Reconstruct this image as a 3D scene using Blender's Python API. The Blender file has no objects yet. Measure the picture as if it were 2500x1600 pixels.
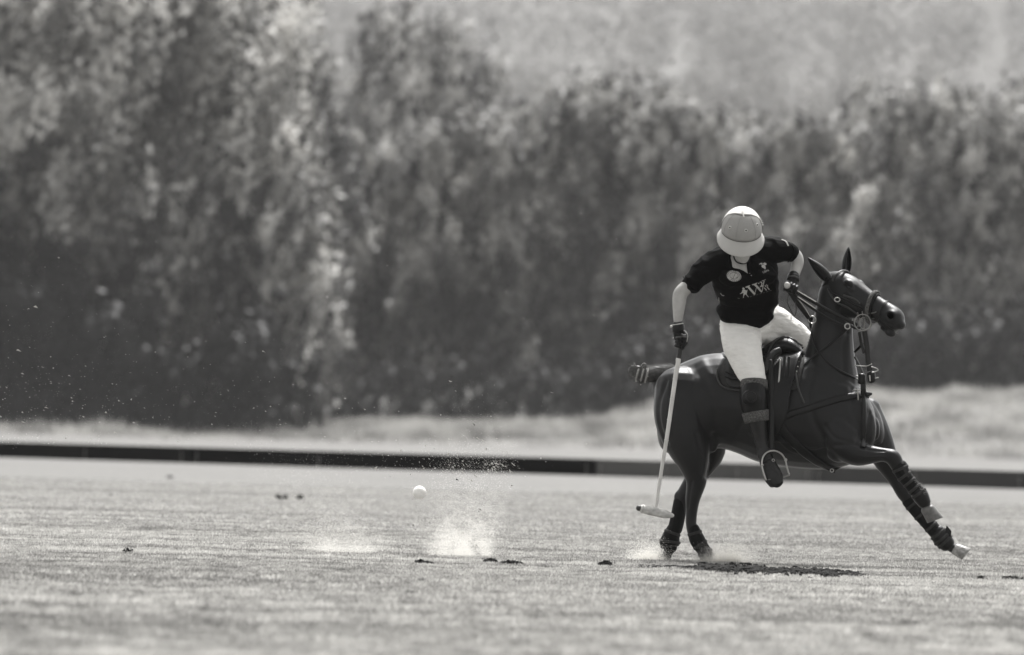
import bpy, bmesh, math, random, os
import numpy as np
from mathutils import Vector, Matrix, noise
from mathutils.bvhtree import BVHTree

random.seed(7); np.random.seed(7)
R = math.radians
sc = bpy.context.scene
COL = sc.collection

# ------------------------------------------------------------------ camera
FPX = 20825.0           # focal length in photograph pixels (2500 px wide frame)
HC = 0.88               # camera height
PITCH = math.atan(252 / FPX)
ROLL = math.atan(0.026)
fwd = Vector((0, math.cos(PITCH), math.sin(PITCH)))
up0 = Vector((0, -math.sin(PITCH), math.cos(PITCH)))
rgt = Vector((1, 0, 0)) * math.cos(ROLL) + up0 * math.sin(ROLL)
upv = Vector((-1, 0, 0)) * math.sin(ROLL) + up0 * math.cos(ROLL)
cam_data = bpy.data.cameras.new("camera")
cam = bpy.data.objects.new("camera", cam_data)
COL.objects.link(cam)
cam.matrix_world = Matrix(((rgt.x, upv.x, -fwd.x, 0), (rgt.y, upv.y, -fwd.y, 0), (rgt.z, upv.z, -fwd.z, HC), (0, 0, 0, 1)))
cam_data.sensor_width = 36
cam_data.lens = FPX / 2500 * 36
cam_data.clip_start = 0.5
cam_data.clip_end = 20000
cam_data.dof.use_dof = True
cam_data.dof.focus_distance = 59.25
cam_data.dof.aperture_fstop = 4.0
cam_data.dof.aperture_blades = 0
sc.camera = cam

# ------------------------------------------------------------------ light
SUN_EL, SUN_AZ = 62.0, 12.0      # degrees; the sun stands beyond the rider, a little to the right
world = bpy.data.worlds.new("World"); sc.world = world; world.use_nodes = True
wn = world.node_tree; wn.nodes.clear()
sky = wn.nodes.new("ShaderNodeTexSky"); sky.sky_type = 'NISHITA'; sky.sun_disc = False
sky.sun_elevation = R(SUN_EL); sky.sun_rotation = R(SUN_AZ); sky.dust_density = 3.0; sky.air_density = 1.3
bw = wn.nodes.new("ShaderNodeRGBToBW")
bg = wn.nodes.new("ShaderNodeBackground"); bg.inputs[1].default_value = 0.15
wo = wn.nodes.new("ShaderNodeOutputWorld")
wn.links.new(sky.outputs[0], bw.inputs[0]); wn.links.new(bw.outputs[0], bg.inputs[0]); wn.links.new(bg.outputs[0], wo.inputs[0])
sd = bpy.data.lights.new("sun", 'SUN'); sd.energy = 3.5; sd.angle = R(0.5); sd.color = (1.0, 0.985, 0.97)
sun = bpy.data.objects.new("sun", sd); COL.objects.link(sun)
sdir = Vector((math.sin(R(SUN_AZ)) * math.cos(R(SUN_EL)), math.cos(R(SUN_AZ)) * math.cos(R(SUN_EL)), math.sin(R(SUN_EL))))
sun.rotation_euler = sdir.to_track_quat('Z', 'Y').to_euler()
sun.location = (0, 60, 40)
sc.view_settings.view_transform = 'Standard'; sc.view_settings.look = 'None'
sc.view_settings.gamma = 1.0; sc.view_settings.exposure = 1.0; sc.view_settings.use_curve_mapping = False
sc.cycles.max_bounces = 8; sc.cycles.transparent_max_bounces = 8; sc.cycles.volume_bounces = 1
sc.cycles.use_denoising = True
HAZE = 0.000078

# ------------------------------------------------------------------ projection helpers
def P(u, v, Y):
    d = fwd + rgt * ((u - 1250) / FPX) - upv * ((v - 800) / FPX)
    return Vector((0, 0, HC)) + d * (Y / d.y)
Y0 = 59.25
PX = Y0 / FPX
def S(u, v, d=0.0): return P(u, v, Y0 + d * PX)
def G(u, v):
    d = fwd + rgt * ((u - 1250) / FPX) - upv * ((v - 800) / FPX)
    t = -HC / d.z
    return Vector((0, 0, HC)) + d * t

# ------------------------------------------------------------------ materials
TINT = (1.0, 0.983, 0.94)
def grey(g): return (g * TINT[0], g * TINT[1], g * TINT[2], 1)
def mat(name, g, rough=0.6, spec=0.3, var=0.0, vscale=8.0, bump=0.0, bscale=40.0, metal=0.0, coat=0.0, sheen=0.0, stretch=None, vdist=0.0):
    m = bpy.data.materials.new(name); m.use_nodes = True
    nt = m.node_tree; b = nt.nodes["Principled BSDF"]
    b.inputs["Base Color"].default_value = grey(g); b.inputs["Roughness"].default_value = rough
    b.inputs["Specular IOR Level"].default_value = spec; b.inputs["Metallic"].default_value = metal
    b.inputs["Coat Weight"].default_value = coat; b.inputs["Coat Roughness"].default_value = 0.3
    b.inputs["Sheen Weight"].default_value = sheen
    tc = nt.nodes.new("ShaderNodeTexCoord"); mp = nt.nodes.new("ShaderNodeMapping")
    nt.links.new(tc.outputs["Object"], mp.inputs[0])
    if stretch: mp.inputs["Scale"].default_value = stretch
    if var:
        n = nt.nodes.new("ShaderNodeTexNoise"); n.inputs["Scale"].default_value = vscale; n.inputs["Detail"].default_value = 5; n.inputs["Roughness"].default_value = 0.6
        r = nt.nodes.new("ShaderNodeValToRGB")
        r.color_ramp.elements[0].position = 0.3; r.color_ramp.elements[1].position = 0.7
        r.color_ramp.elements[0].color = grey(g * (1 - var)); r.color_ramp.elements[1].color = grey(g * (1 + var))
        nt.links.new(mp.outputs[0], n.inputs[0]); nt.links.new(n.outputs[0], r.inputs[0]); nt.links.new(r.outputs[0], b.inputs["Base Color"])
    if bump:
        n = nt.nodes.new("ShaderNodeTexNoise"); n.inputs["Scale"].default_value = bscale; n.inputs["Detail"].default_value = 4
        bp = nt.nodes.new("ShaderNodeBump"); bp.inputs["Strength"].default_value = bump; bp.inputs["Distance"].default_value = vdist or 0.01
        nt.links.new(mp.outputs[0], n.inputs[0]); nt.links.new(n.outputs[0], bp.inputs["Height"]); nt.links.new(bp.outputs[0], b.inputs["Normal"])
    return m
def leafmat(name, g, trans=0.5, gtr=None, vscale=0.25, var=0.4, attr=None):
    m = bpy.data.materials.new(name); m.use_nodes = True; nt = m.node_tree
    b = nt.nodes["Principled BSDF"]; out = nt.nodes["Material Output"]
    b.inputs["Roughness"].default_value = 0.55; b.inputs["Specular IOR Level"].default_value = 0.3
    tr = nt.nodes.new("ShaderNodeBsdfTranslucent"); mx = nt.nodes.new("ShaderNodeMixShader"); mx.inputs[0].default_value = trans
    tc = nt.nodes.new("ShaderNodeTexCoord"); n = nt.nodes.new("ShaderNodeTexNoise"); n.inputs["Scale"].default_value = vscale; n.inputs["Detail"].default_value = 3
    oi = nt.nodes.new("ShaderNodeObjectInfo")
    mp = nt.nodes.new("ShaderNodeVectorMath"); mp.operation = 'ADD'
    nt.links.new(tc.outputs["Object"], mp.inputs[0]); nt.links.new(oi.outputs["Random"], mp.inputs[1]); nt.links.new(mp.outputs[0], n.inputs[0])
    r = nt.nodes.new("ShaderNodeValToRGB"); r.color_ramp.elements[0].position = .35; r.color_ramp.elements[1].position = .65
    r.color_ramp.elements[0].color = grey(g * (1 - var)); r.color_ramp.elements[1].color = grey(g * (1 + var))
    src = n.outputs[0]
    if attr:
        a = nt.nodes.new("ShaderNodeAttribute"); a.attribute_name = attr; src = a.outputs["Fac"]
        r.color_ramp.elements[0].position = 0; r.color_ramp.elements[1].position = 1
    nt.links.new(src, r.inputs[0]); nt.links.new(r.outputs[0], b.inputs["Base Color"]); nt.links.new(r.outputs[0], tr.inputs[0])
    nt.links.new(b.outputs[0], mx.inputs[1]); nt.links.new(tr.outputs[0], mx.inputs[2]); nt.links.new(mx.outputs[0], out.inputs[0])
    return m

M = {}
M['coat'] = mat('horse_coat', 0.0028, 0.40, 0.33, var=0.6, vscale=7, bump=0.5, bscale=130, sheen=0.08, stretch=(1, 1, 2.2), vdist=0.003)
M['hair'] = mat('horse_hair', 0.045, 0.45, 0.4, var=0.4, vscale=60)
M['hoof_pale'] = mat('pale_hoof', 0.27, 0.4, 0.4, var=0.6, vscale=30, bump=0.3, bscale=80)
M['hoof_grey'] = mat('grey_hoof', 0.13, 0.5, 0.3, var=0.3, vscale=30, bump=0.3, bscale=80)
M['leather'] = mat('black_leather', 0.005, 0.30, 0.25, var=0.4, vscale=25, bump=0.25, bscale=120)
M['leather_brown'] = mat('brown_leather', 0.014, 0.38, 0.3, var=0.3, vscale=18, bump=0.25, bscale=120)
M['leather_mid'] = mat('worn_leather', 0.034, 0.45, 0.45, var=0.35, vscale=30, bump=0.2, bscale=140)
M['strap'] = mat('strap_leather', 0.009, 0.36, 0.24, var=0.3, vscale=40)
M['stitch'] = mat('pale_stitching', 0.5, 0.6, 0.3)
M['suede'] = mat('patterned_webbing', 0.085, 0.8, 0.2, var=0.75, vscale=95, bump=0.5, bscale=160)
M['steel'] = mat('steel', 0.42, 0.3, 0.5, metal=1.0)
M['dullsteel'] = mat('dull_steel', 0.25, 0.35, 0.5, metal=1.0)
M['boot_felt'] = mat('leg_boot_neoprene', 0.006, 0.6, 0.12, var=0.4, vscale=25, bump=0.3, bscale=60)
M['boot_grey'] = mat('leg_boot_grey', 0.030, 0.7, 0.25, var=0.3, vscale=40, bump=0.3, bscale=60)
M['tailhair'] = mat('tail_hair', 0.10, 0.45, 0.5, var=0.6, vscale=80)
M['fleece'] = mat('fleece', 0.30, 0.9, 0.1, var=0.3, vscale=60, bump=0.8, bscale=90)
M['shirt'] = mat('black_shirt', 0.0028, 0.75, 0.06, var=0.25, vscale=10, bump=0.5, bscale=11, stretch=(1, 1, 2.6), vdist=0.02)
M['print'] = mat('pale_print', 0.42, 0.7, 0.1, var=0.12, vscale=60)
M['printdim'] = mat('faded_print', 0.16, 0.7, 0.1, var=0.3, vscale=90)
M['breeches'] = mat('white_breeches', 0.82, 0.85, 0.1, var=0.05, vscale=12, bump=0.55, bscale=15, stretch=(1.0, 1.0, 3.0), vdist=0.018)
M['skin'] = mat('skin', 0.36, 0.5, 0.35, var=0.16, vscale=14, bump=0.5, bscale=16)
M['glove'] = mat('black_glove', 0.006, 0.45, 0.22, var=0.3, vscale=40, bump=0.3, bscale=70)
M['glove_grey'] = mat('grey_glove_trim', 0.07, 0.6, 0.3)
M['helm_rear'] = mat('helmet_white_cover', 0.56, 0.6, 0.2, var=0.04, vscale=10)
M['helm_front'] = mat('helmet_grey_panel', 0.30, 0.55, 0.3, var=0.05, vscale=10)
M['helm_brim'] = mat('helmet_brim', 0.44, 0.6, 0.25, var=0.05, vscale=10)
M['seam'] = mat('seam_thread', 0.10, 0.8, 0.1)
M['bamboo'] = mat('pale_cane', 0.62, 0.5, 0.3, var=0.18, vscale=25, stretch=(1, 1, .4))
M['maple'] = mat('mallet_wood', 0.58, 0.6, 0.3, var=0.45, vscale=22, bump=0.2, bscale=50, stretch=(.5, 1, 1))
M['grip'] = mat('dark_grip', 0.03, 0.6, 0.3, var=0.3, vscale=60, bump=.3, bscale=90)
M['ball'] = mat('ball_white', 0.88, 0.4, 0.4, var=0.12, vscale=25, bump=.25, bscale=35)
M['dirt'] = mat('dark_soil', 0.018, 0.95, 0.1, var=0.6, vscale=30, bump=0.8, bscale=60)
M['speck'] = mat('pale_chaff', 0.62, 0.8, 0.1)
M['speckdark'] = mat('dark_crumb', 0.02, 0.9, 0.1)
M['eye'] = mat('eye_dark', 0.004, 0.25, 0.4)
M['cavity'] = mat('nostril_dark', 0.002, 0.9, 0.0)

# ------------------------------------------------------------------ mesh helpers
def tag(o, label=None, cat=None, group=None, kind=None):
    if label: o['label'] = label
    if cat: o['category'] = cat
    if group: o['group'] = group
    if kind: o['kind'] = kind
    return o
class MB:
    def __init__(s): s.v = []; s.f = []
    def add(s, v, f):
        b = len(s.v); s.v += [tuple(x) for x in v]; s.f += [tuple(i + b for i in q) for q in f]; return s
    def mesh(s, name, smooth=True):
        me = bpy.data.meshes.new(name); me.from_pydata(s.v, [], s.f); me.update()
        bm = bmesh.new(); bm.from_mesh(me); bmesh.ops.recalc_face_normals(bm, faces=bm.faces); bm.to_mesh(me); bm.free()
        if smooth: me.polygons.foreach_set('use_smooth', [True] * len(me.polygons))
        return me
    def build(s, name, m, parent=None, smooth=True, solid=0.0):
        return link(name, s.mesh(name, smooth), m, parent, solid)
def link(name, me, m, parent=None, solid=0.0):
    o = bpy.data.objects.new(name, me); COL.objects.link(o)
    if m: me.materials.clear(); me.materials.append(m)
    if parent:
        o.parent = parent; o.matrix_parent_inverse = parent.matrix_world.inverted()
    if solid:
        md = o.modifiers.new('thick', 'SOLIDIFY'); md.thickness = solid; md.offset = 0
    return o
def empty(name, loc):
    o = bpy.data.objects.new(name, None); COL.objects.link(o); o.location = loc; o.empty_display_size = 0.2
    o.matrix_world = Matrix.Translation(loc)
    return o
def catm(pts, sub):
    pts = [np.array(p, float) for p in pts]
    if len(pts) < 3 or sub <= 1:
        out = []
        for a, b in zip(pts[:-1], pts[1:]):
            for k in range(sub): out.append(a + (b - a) * k / sub)
        return out + [pts[-1]]
    p = [2 * pts[0] - pts[1]] + pts + [2 * pts[-1] - pts[-2]]
    out = []
    for i in range(1, len(p) - 2):
        for k in range(sub):
            t = k / sub
            out.append(.5 * (2 * p[i] + (p[i + 1] - p[i - 1]) * t + (2 * p[i - 1] - 5 * p[i] + 4 * p[i + 1] - p[i + 2]) * t * t + (3 * p[i] - p[i - 1] - 3 * p[i + 1] + p[i + 2]) * t ** 3))
    return out + [pts[-1]]
def core(C, RA, RB, n=16, adir=None, cap=True, ref=Vector((0, 1, 0)), closed=False):
    """generalised tube through points C with half sizes RA (across) and RB (towards ref)"""
    V = []; F = []; rings = []
    N = len(C); fr = []
    for i in range(N):
        if closed: t = (C[(i + 1) % N] - C[i - 1]).normalized()
        else: t = (C[min(i + 1, N - 1)] - C[max(i - 1, 0)]).normalized()
        rf = ref[i] if isinstance(ref, list) else ref
        if adir is not None: a = Vector(adir); b = rf
        else:
            a = t.cross(rf)
            if a.length < 1e-4: a = t.cross(Vector((0, 0, 1)))
            a.normalize(); b = a.cross(t).normalized()
        fr.append((t, a, b))
    seq = []
    if cap and not closed:
        for k in (3, 2, 1):
            an = k * math.pi / 8
            seq.append((0, -math.sin(an) * 0.9, math.cos(an)))
    seq += [(i, 0, 1) for i in range(N)]
    if cap and not closed:
        for k in (1, 2, 3):
            an = k * math.pi / 8
            seq.append((N - 1, math.sin(an) * 0.9, math.cos(an)))
    for (i, off, s) in seq:
        t, a, b = fr[i]; r = min(RA[i], RB[i]); c = C[i] + t * off * r
        rings.append([c + a * math.cos(q) * RA[i] * s + b * math.sin(q) * RB[i] * s for q in [2 * math.pi * k / n for k in range(n)]])
    for rg in rings: V += rg
    m = len(rings)
    for i in range(m if closed else m - 1):
        for k in range(n):
            F.append((i * n + k, i * n + (k + 1) % n, ((i + 1) % m) * n + (k + 1) % n, ((i + 1) % m) * n + k))
    if not closed:
        F.append(tuple(range(n))); F.append(tuple((m - 1) * n + k for k in reversed(range(n))))
    return V, F
def tube(st, sub=4, n=16, adir=None, cap=True):
    """stations (u, v, d, half width, half depth) in photograph pixels at the rider's distance"""
    q = catm(st, sub)
    C = [S(*x[:3]) for x in q]
    return core(C, [max(x[3], .3) * PX for x in q], [max(x[4], .3) * PX for x in q], n, adir, cap)
def blob(u, v, d, a, b, c, rot=0.0, n=14):
    """ellipsoid: a along image direction rot, b across, c in depth (pixels)"""
    V = []; F = []; m = 9
    ce = S(u, v, d); ax = rgt * math.cos(rot) + upv * math.sin(rot); bx = -rgt * math.sin(rot) + upv * math.cos(rot); cx = Vector((0, 1, 0))
    V.append(ce + ax * a * PX)
    for i in range(1, m):
        th = math.pi * i / m
        for k in range(n):
            ph = 2 * math.pi * k / n
            V.append(ce + ax * a * PX * math.cos(th) + (bx * b * math.cos(ph) + cx * c * math.sin(ph)) * PX * math.sin(th))
    V.append(ce - ax * a * PX)
    for k in range(n): F.append((0, 1 + k, 1 + (k + 1) % n))
    for i in range(m - 2):
        for k in range(n): F.append((1 + i * n + k, 1 + (i + 1) * n + k, 1 + (i + 1) * n + (k + 1) % n, 1 + i * n + (k + 1) % n))
    L = len(V) - 1; o = 1 + (m - 2) * n
    for k in range(n): F.append((L, o + (k + 1) % n, o + k))
    return V, F
def remesh(mb, name, voxel=0.008, smooth=6, fac=0.5, fold=None):
    me = mb.mesh(name + '_src'); o = bpy.data.objects.new('tmp', me); COL.objects.link(o)
    r = o.modifiers.new('r', 'REMESH'); r.mode = 'VOXEL'; r.voxel_size = voxel; r.use_smooth_shade = True
    s = o.modifiers.new('s', 'SMOOTH'); s.factor = fac; s.iterations = smooth
    dg = bpy.context.evaluated_depsgraph_get()
    out = bpy.data.meshes.new_from_object(o.evaluated_get(dg)); out.name = name
    bpy.data.objects.remove(o); bpy.data.meshes.remove(me)
    if fold:
        nv = len(out.vertices); co = np.empty(nv * 3); no = np.empty(nv * 3)
        out.vertices.foreach_get('co', co)
        out.vertices.foreach_get('normal', no)
        co = co.reshape(-1, 3); no = no.reshape(-1, 3)
        for i in range(nv): co[i] += no[i] * fold(Vector(co[i]))
        out.vertices.foreach_set('co', co.ravel()); out.update()
    out.polygons.foreach_set('use_smooth', [True] * len(out.polygons))
    return out
def bvh_of(me): return BVHTree.FromPolygons([v.co for v in me.vertices], [p.vertices for p in me.polygons])
def hit(bvh, u, v, off=0.0, far=False):
    """the point of a surface seen at photograph pixel u, v (or its far side), pushed off along its normal"""
    a = S(u, v, -600); b = S(u, v, 600)
    if far: a, b = b, a
    d = (b - a).normalized()
    h = bvh.ray_cast(a, d)
    if h[0] is None: return None, None
    nn = h[1]
    if nn.dot(d) > 0: nn = -nn
    return h[0] + nn * off, nn
def strap(pts, w, name='strap', m=None, parent=None, bvh=None, thick=1.6, off=None, sub=6, far=False, build=True):
    """flat strap of half width w px through pixel points (u, v, d); d None = lie on the surface of bvh"""
    q = [list(p) for p in pts]
    dd = [p[2] if len(p) > 2 else None for p in q]
    q2 = catm([(p[0], p[1]) for p in q], sub)
    N = len(q2); out = []
    th = thick * PX
    last = None
    for i, (u, v) in enumerate(q2):
        k = min(i // sub, len(dd) - 1); k2 = min(k + 1, len(dd) - 1); f = i / sub - k
        d0, d1 = dd[k], dd[k2]
        p = None; nn = None
        if (d0 is None or d1 is None) and bvh:
            p, nn = hit(bvh, u, v, (off if off is not None else 1.5) * PX, far)
        if p is None:
            if d0 is None: d0 = d1
            if d1 is None: d1 = d0
            if d0 is None: d0 = d1 = ((last - S(u, v, 0)).y / PX if last is not None else 0)
            p = S(u, v, d0 + (d1 - d0) * f); nn = Vector((0, -1, 0))
        out.append((p, nn)); last = p
    # smooth depth
    ps = [o[0] for o in out]
    for _ in range(2):
        ps = [ps[0]] + [(ps[i - 1] + ps[i] * 2 + ps[i + 1]) / 4 for i in range(1, N - 1)] + [ps[-1]]
    V, F = core(ps, [w * PX] * N, [th] * N, 8, None, True, [(-o[1]) for o in out])
    mb = MB().add(V, F)
    if not build: return mb
    return mb.build(name, m, parent)
def torus3(c, ax1, ax2, r1, r2, t, n=24, k=8, t2=None):
    C = [c + ax1 * math.cos(2 * math.pi * i / n) * r1 + ax2 * math.sin(2 * math.pi * i / n) * r2 for i in range(n)]
    nn = ax1.cross(ax2).normalized()
    return core(C, [t] * n, [t2 or t] * n, k, None, False, nn, True)
def ring_px(u, v, d, r, t, tilt=0.0, sq=1.0, ori=0.0):
    a1 = rgt * math.cos(ori) + upv * math.sin(ori); a2 = -rgt * math.sin(ori) + upv * math.cos(ori)
    a2 = (a2 + Vector((0, 1, 0)) * tilt).normalized()
    return torus3(S(u, v, d), a1, a2, r * PX, r * sq * PX, t * PX)

# ================================================================== TERRAIN, FAR TO NEAR
def interp(x, xs, ys): return float(np.interp(x, xs, ys))
def U2X(u, Y): return (u - 1250) * Y / FPX
def hillz(x, Y):
    z = interp(Y, [0, 520, 560, 760, 1300, 2000, 3500, 5200, 7600], [0, 0, 1, 9.5, 40, 76, 190, 420, 760])
    if Y > 540:
        a = min(1, (Y - 540) / 300)
        z += a * (6 * noise.noise(Vector((x / 110, Y / 160, 0))) + 2.0 * noise.noise(Vector((x / 35, Y / 50, 3))))
        z -= a * 5 * max(0, x / (Y * .06)) * (1 if Y < 1500 else 0)
    if Y > 2500:
        z += 40 * noise.noise(Vector((x / 420, Y / 600, 9))) + 14 * noise.noise(Vector((x / 120, Y / 200, 5)))
    return z
V = []; F = []
ys = list(np.linspace(500, 900, 41)) + list(np.linspace(920, 2000, 50)) + list(np.linspace(2050, 7600, 80)); nx = 90
for Y in ys:
    for i in range(nx + 1):
        x = (-1 + 2 * i / nx) * (120 + Y * .16)
        V.append((x, Y, hillz(x, Y) - .05))
for i in range(len(ys) - 1):
    for j in range(nx): F.append((i * (nx + 1) + j, i * (nx + 1) + j + 1, (i + 1) * (nx + 1) + j + 1, (i + 1) * (nx + 1) + j))
M['hill'] = mat('hillside', 0.115, 0.95, 0.1, var=0.12, vscale=0.02)
hill = MB().add(V, F).build('hill', M['hill']); tag(hill, kind='structure')

# ground sheet
def gz(x, Y):
    if Y > 128: return 0.0
    return .010 * noise.noise(Vector((x * .35, Y * .12, 0))) + .007 * noise.noise(Vector((x * 1.3, Y * .5, 4)))
V = []; F = []
ys = list(np.arange(8, 130, .35)) + [130, 180, 260, 400, 520, 700]; nx = 90
for Y in ys:
    hw = 12 + Y * .16
    for i in range(nx + 1):
        x = (-1 + 2 * i / nx) * hw; V.append((x, Y, gz(x, Y)))
for i in range(len(ys) - 1):
    for j in range(nx): F.append((i * (nx + 1) + j, i * (nx + 1) + j + 1, (i + 1) * (nx + 1) + j + 1, (i + 1) * (nx + 1) + j))
def fieldmat():
    m = mat('mown_field', GRASS * 1.0, 0.9, 0.15); nt = m.node_tree; b = nt.nodes['Principled BSDF']
    tc = nt.nodes.new('ShaderNodeTexCoord'); prev = None
    outs = []
    for sc_, st, lo, hi in ((1.0, (.35, .9, 1), .72, 1.16), (9, (.7, .35, 1), .75, 1.2), (60, (1, .4, 1), .6, 1.3)):
        mp = nt.nodes.new('ShaderNodeMapping'); mp.inputs['Scale'].default_value = st; nt.links.new(tc.outputs['Object'], mp.inputs[0])
        n = nt.nodes.new('ShaderNodeTexNoise'); n.inputs['Scale'].default_value = sc_; n.inputs['Detail'].default_value = 5; nt.links.new(mp.outputs[0], n.inputs[0])
        mr = nt.nodes.new('ShaderNodeMapRange'); mr.inputs[1].default_value = .3; mr.inputs[2].default_value = .7; mr.inputs[3].default_value = lo; mr.inputs[4].default_value = hi; nt.links.new(n.outputs[0], mr.inputs[0]); outs.append(mr)
    a = nt.nodes.new('ShaderNodeMath'); a.operation = 'MULTIPLY'; nt.links.new(outs[0].outputs[0], a.inputs[0]); nt.links.new(outs[1].outputs[0], a.inputs[1])
    c = nt.nodes.new('ShaderNodeMath'); c.operation = 'MULTIPLY'; nt.links.new(a.outputs[0], c.inputs[0]); nt.links.new(outs[2].outputs[0], c.inputs[1])
    vm = nt.nodes.new('ShaderNodeVectorMath'); vm.operation = 'SCALE'; vm.inputs[0].default_value = grey(GRASS)[:3]; nt.links.new(c.outputs[0], vm.inputs['Scale']); nt.links.new(vm.outputs[0], b.inputs['Base Color'])
    return m
GRASS = 0.17
M['field'] = fieldmat()
mbf = MB().add(V, F)
def quad(x0, x1, y0, y1): mbf.add([(x0, y0, 0), (x1, y0, 0), (x1, y1, 0), (x0, y1, 0)], [(0, 1, 2, 3)])
quad(-900, 900, -900, 8)
for sx_ in (-1, 1):
    for a, b in zip(ys[:-1], ys[1:]):
        if b > 129 or int((a - 8) / .35 + .5) % 20 == 0:
            b2 = b if b > 130.1 else min(a + 7.0, 129.65) if a < 129 else b
            h0, h1 = 12 + a * .16, 12 + b2 * .16
            mbf.add([(sx_ * h0, a, 0), (sx_ * 900, a, 0), (sx_ * 900, b2, 0), (sx_ * h1, b2, 0)], [(0, 1, 2, 3)])
field = mbf.build('field', M['field']); tag(field, kind='structure')

# raised bank of rough grass between field and wood
M['bank'] = mat('bank_grass', 0.18, 0.9, 0.1, var=0.5, vscale=0.35, stretch=(1, 1, 1.5))
def bankz(x, Y):
    u = 1250 + x * FPX / Y
    top = interp(u, [-400, 0, 250, 420, 560, 760, 900, 1200, 1480, 1650, 2000, 2500, 3000], [1.0, .9, .55, .3, .35, .8, 1.1, 1.2, 1.5, 3.1, 3.5, 4.0, 4.6])
    k = interp(Y, [470, 474, 482, 498, 520, 540], [0, .25, .45, .85, 1.0, .9])
    return top * k * (1 + .12 * noise.noise(Vector((x * .35, Y * .2, 1)))) - (.03 if Y < 471 else 0)
V = []; F = []; ys = list(np.linspace(470, 545, 40)); xs = np.linspace(-75, 75, 260)
for Y in ys:
    for x in xs: V.append((x, Y, bankz(x, Y)))
nx = len(xs)
for i in range(len(ys) - 1):
    for j in range(nx - 1): F.append((i * nx + j, i * nx + j + 1, (i + 1) * nx + j + 1, (i + 1) * nx + j))
bank = MB().add(V, F).build('bank', M['bank']); tag(bank, kind='structure')
def tri_mesh(name, A, B, C, m, attr=None, parent=None):
    """many loose triangles from numpy corner arrays"""
    n = len(A); co = np.empty((n * 3, 3), np.float32); co[0::3] = A; co[1::3] = B; co[2::3] = C
    me = bpy.data.meshes.new(name); me.vertices.add(n * 3); me.vertices.foreach_set('co', co.ravel())
    me.loops.add(n * 3); me.loops.foreach_set('vertex_index', np.arange(n * 3, dtype=np.int32))
    me.polygons.add(n); me.polygons.foreach_set('loop_start', np.arange(0, n * 3, 3, dtype=np.int32)); me.polygons.foreach_set('loop_total', np.full(n, 3, np.int32))
    me.update()
    if attr is not None:
        a = me.attributes.new('shade', 'FLOAT', 'POINT'); a.data.foreach_set('value', np.repeat(attr, 3).astype(np.float32))
    me.update(calc_edges=True)
    return link(name, me, m, parent)
rs = np.random.RandomState(3)
def nz(x, y, s): return np.array([noise.noise(Vector((a * s, b * s, .5))) for a, b in zip(x, y)])
n = 70000
x = rs.uniform(-42, 45, n); Y = rs.uniform(470.5, 535, n)
z = np.array([bankz(a, b) for a, b in zip(x, Y)])
cl = nz(x, Y, .25) + .6 * nz(x, Y, .9)
h = np.clip(.30 + .45 * cl, .08, 1.0) * rs.uniform(.6, 1.3, n) * (1 + (Y < 485) * .2)
lean = rs.normal(0, .25, (n, 2)) * h[:, None]
w = rs.uniform(.03, .07, n); an = rs.uniform(0, math.pi, n)
A = np.stack([x - w * np.cos(an), Y - w * np.sin(an), z - .03], 1); B = np.stack([x + w * np.cos(an), Y + w * np.sin(an), z - .03], 1); C = np.stack([x + lean[:, 0] - .1 * h, Y + lean[:, 1], z + h], 1)
M['rough'] = leafmat('rough_grass', 0.29, 0.5, attr='shade', var=.65)
rough = tri_mesh('rough_grass', A, B, C, M['rough'], np.clip(.50 + .75 * nz(x, z * 3 + Y * .1, .45) + .3 * cl + rs.normal(0, .12, n), 0, 1)); tag(rough, kind='stuff')

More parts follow.
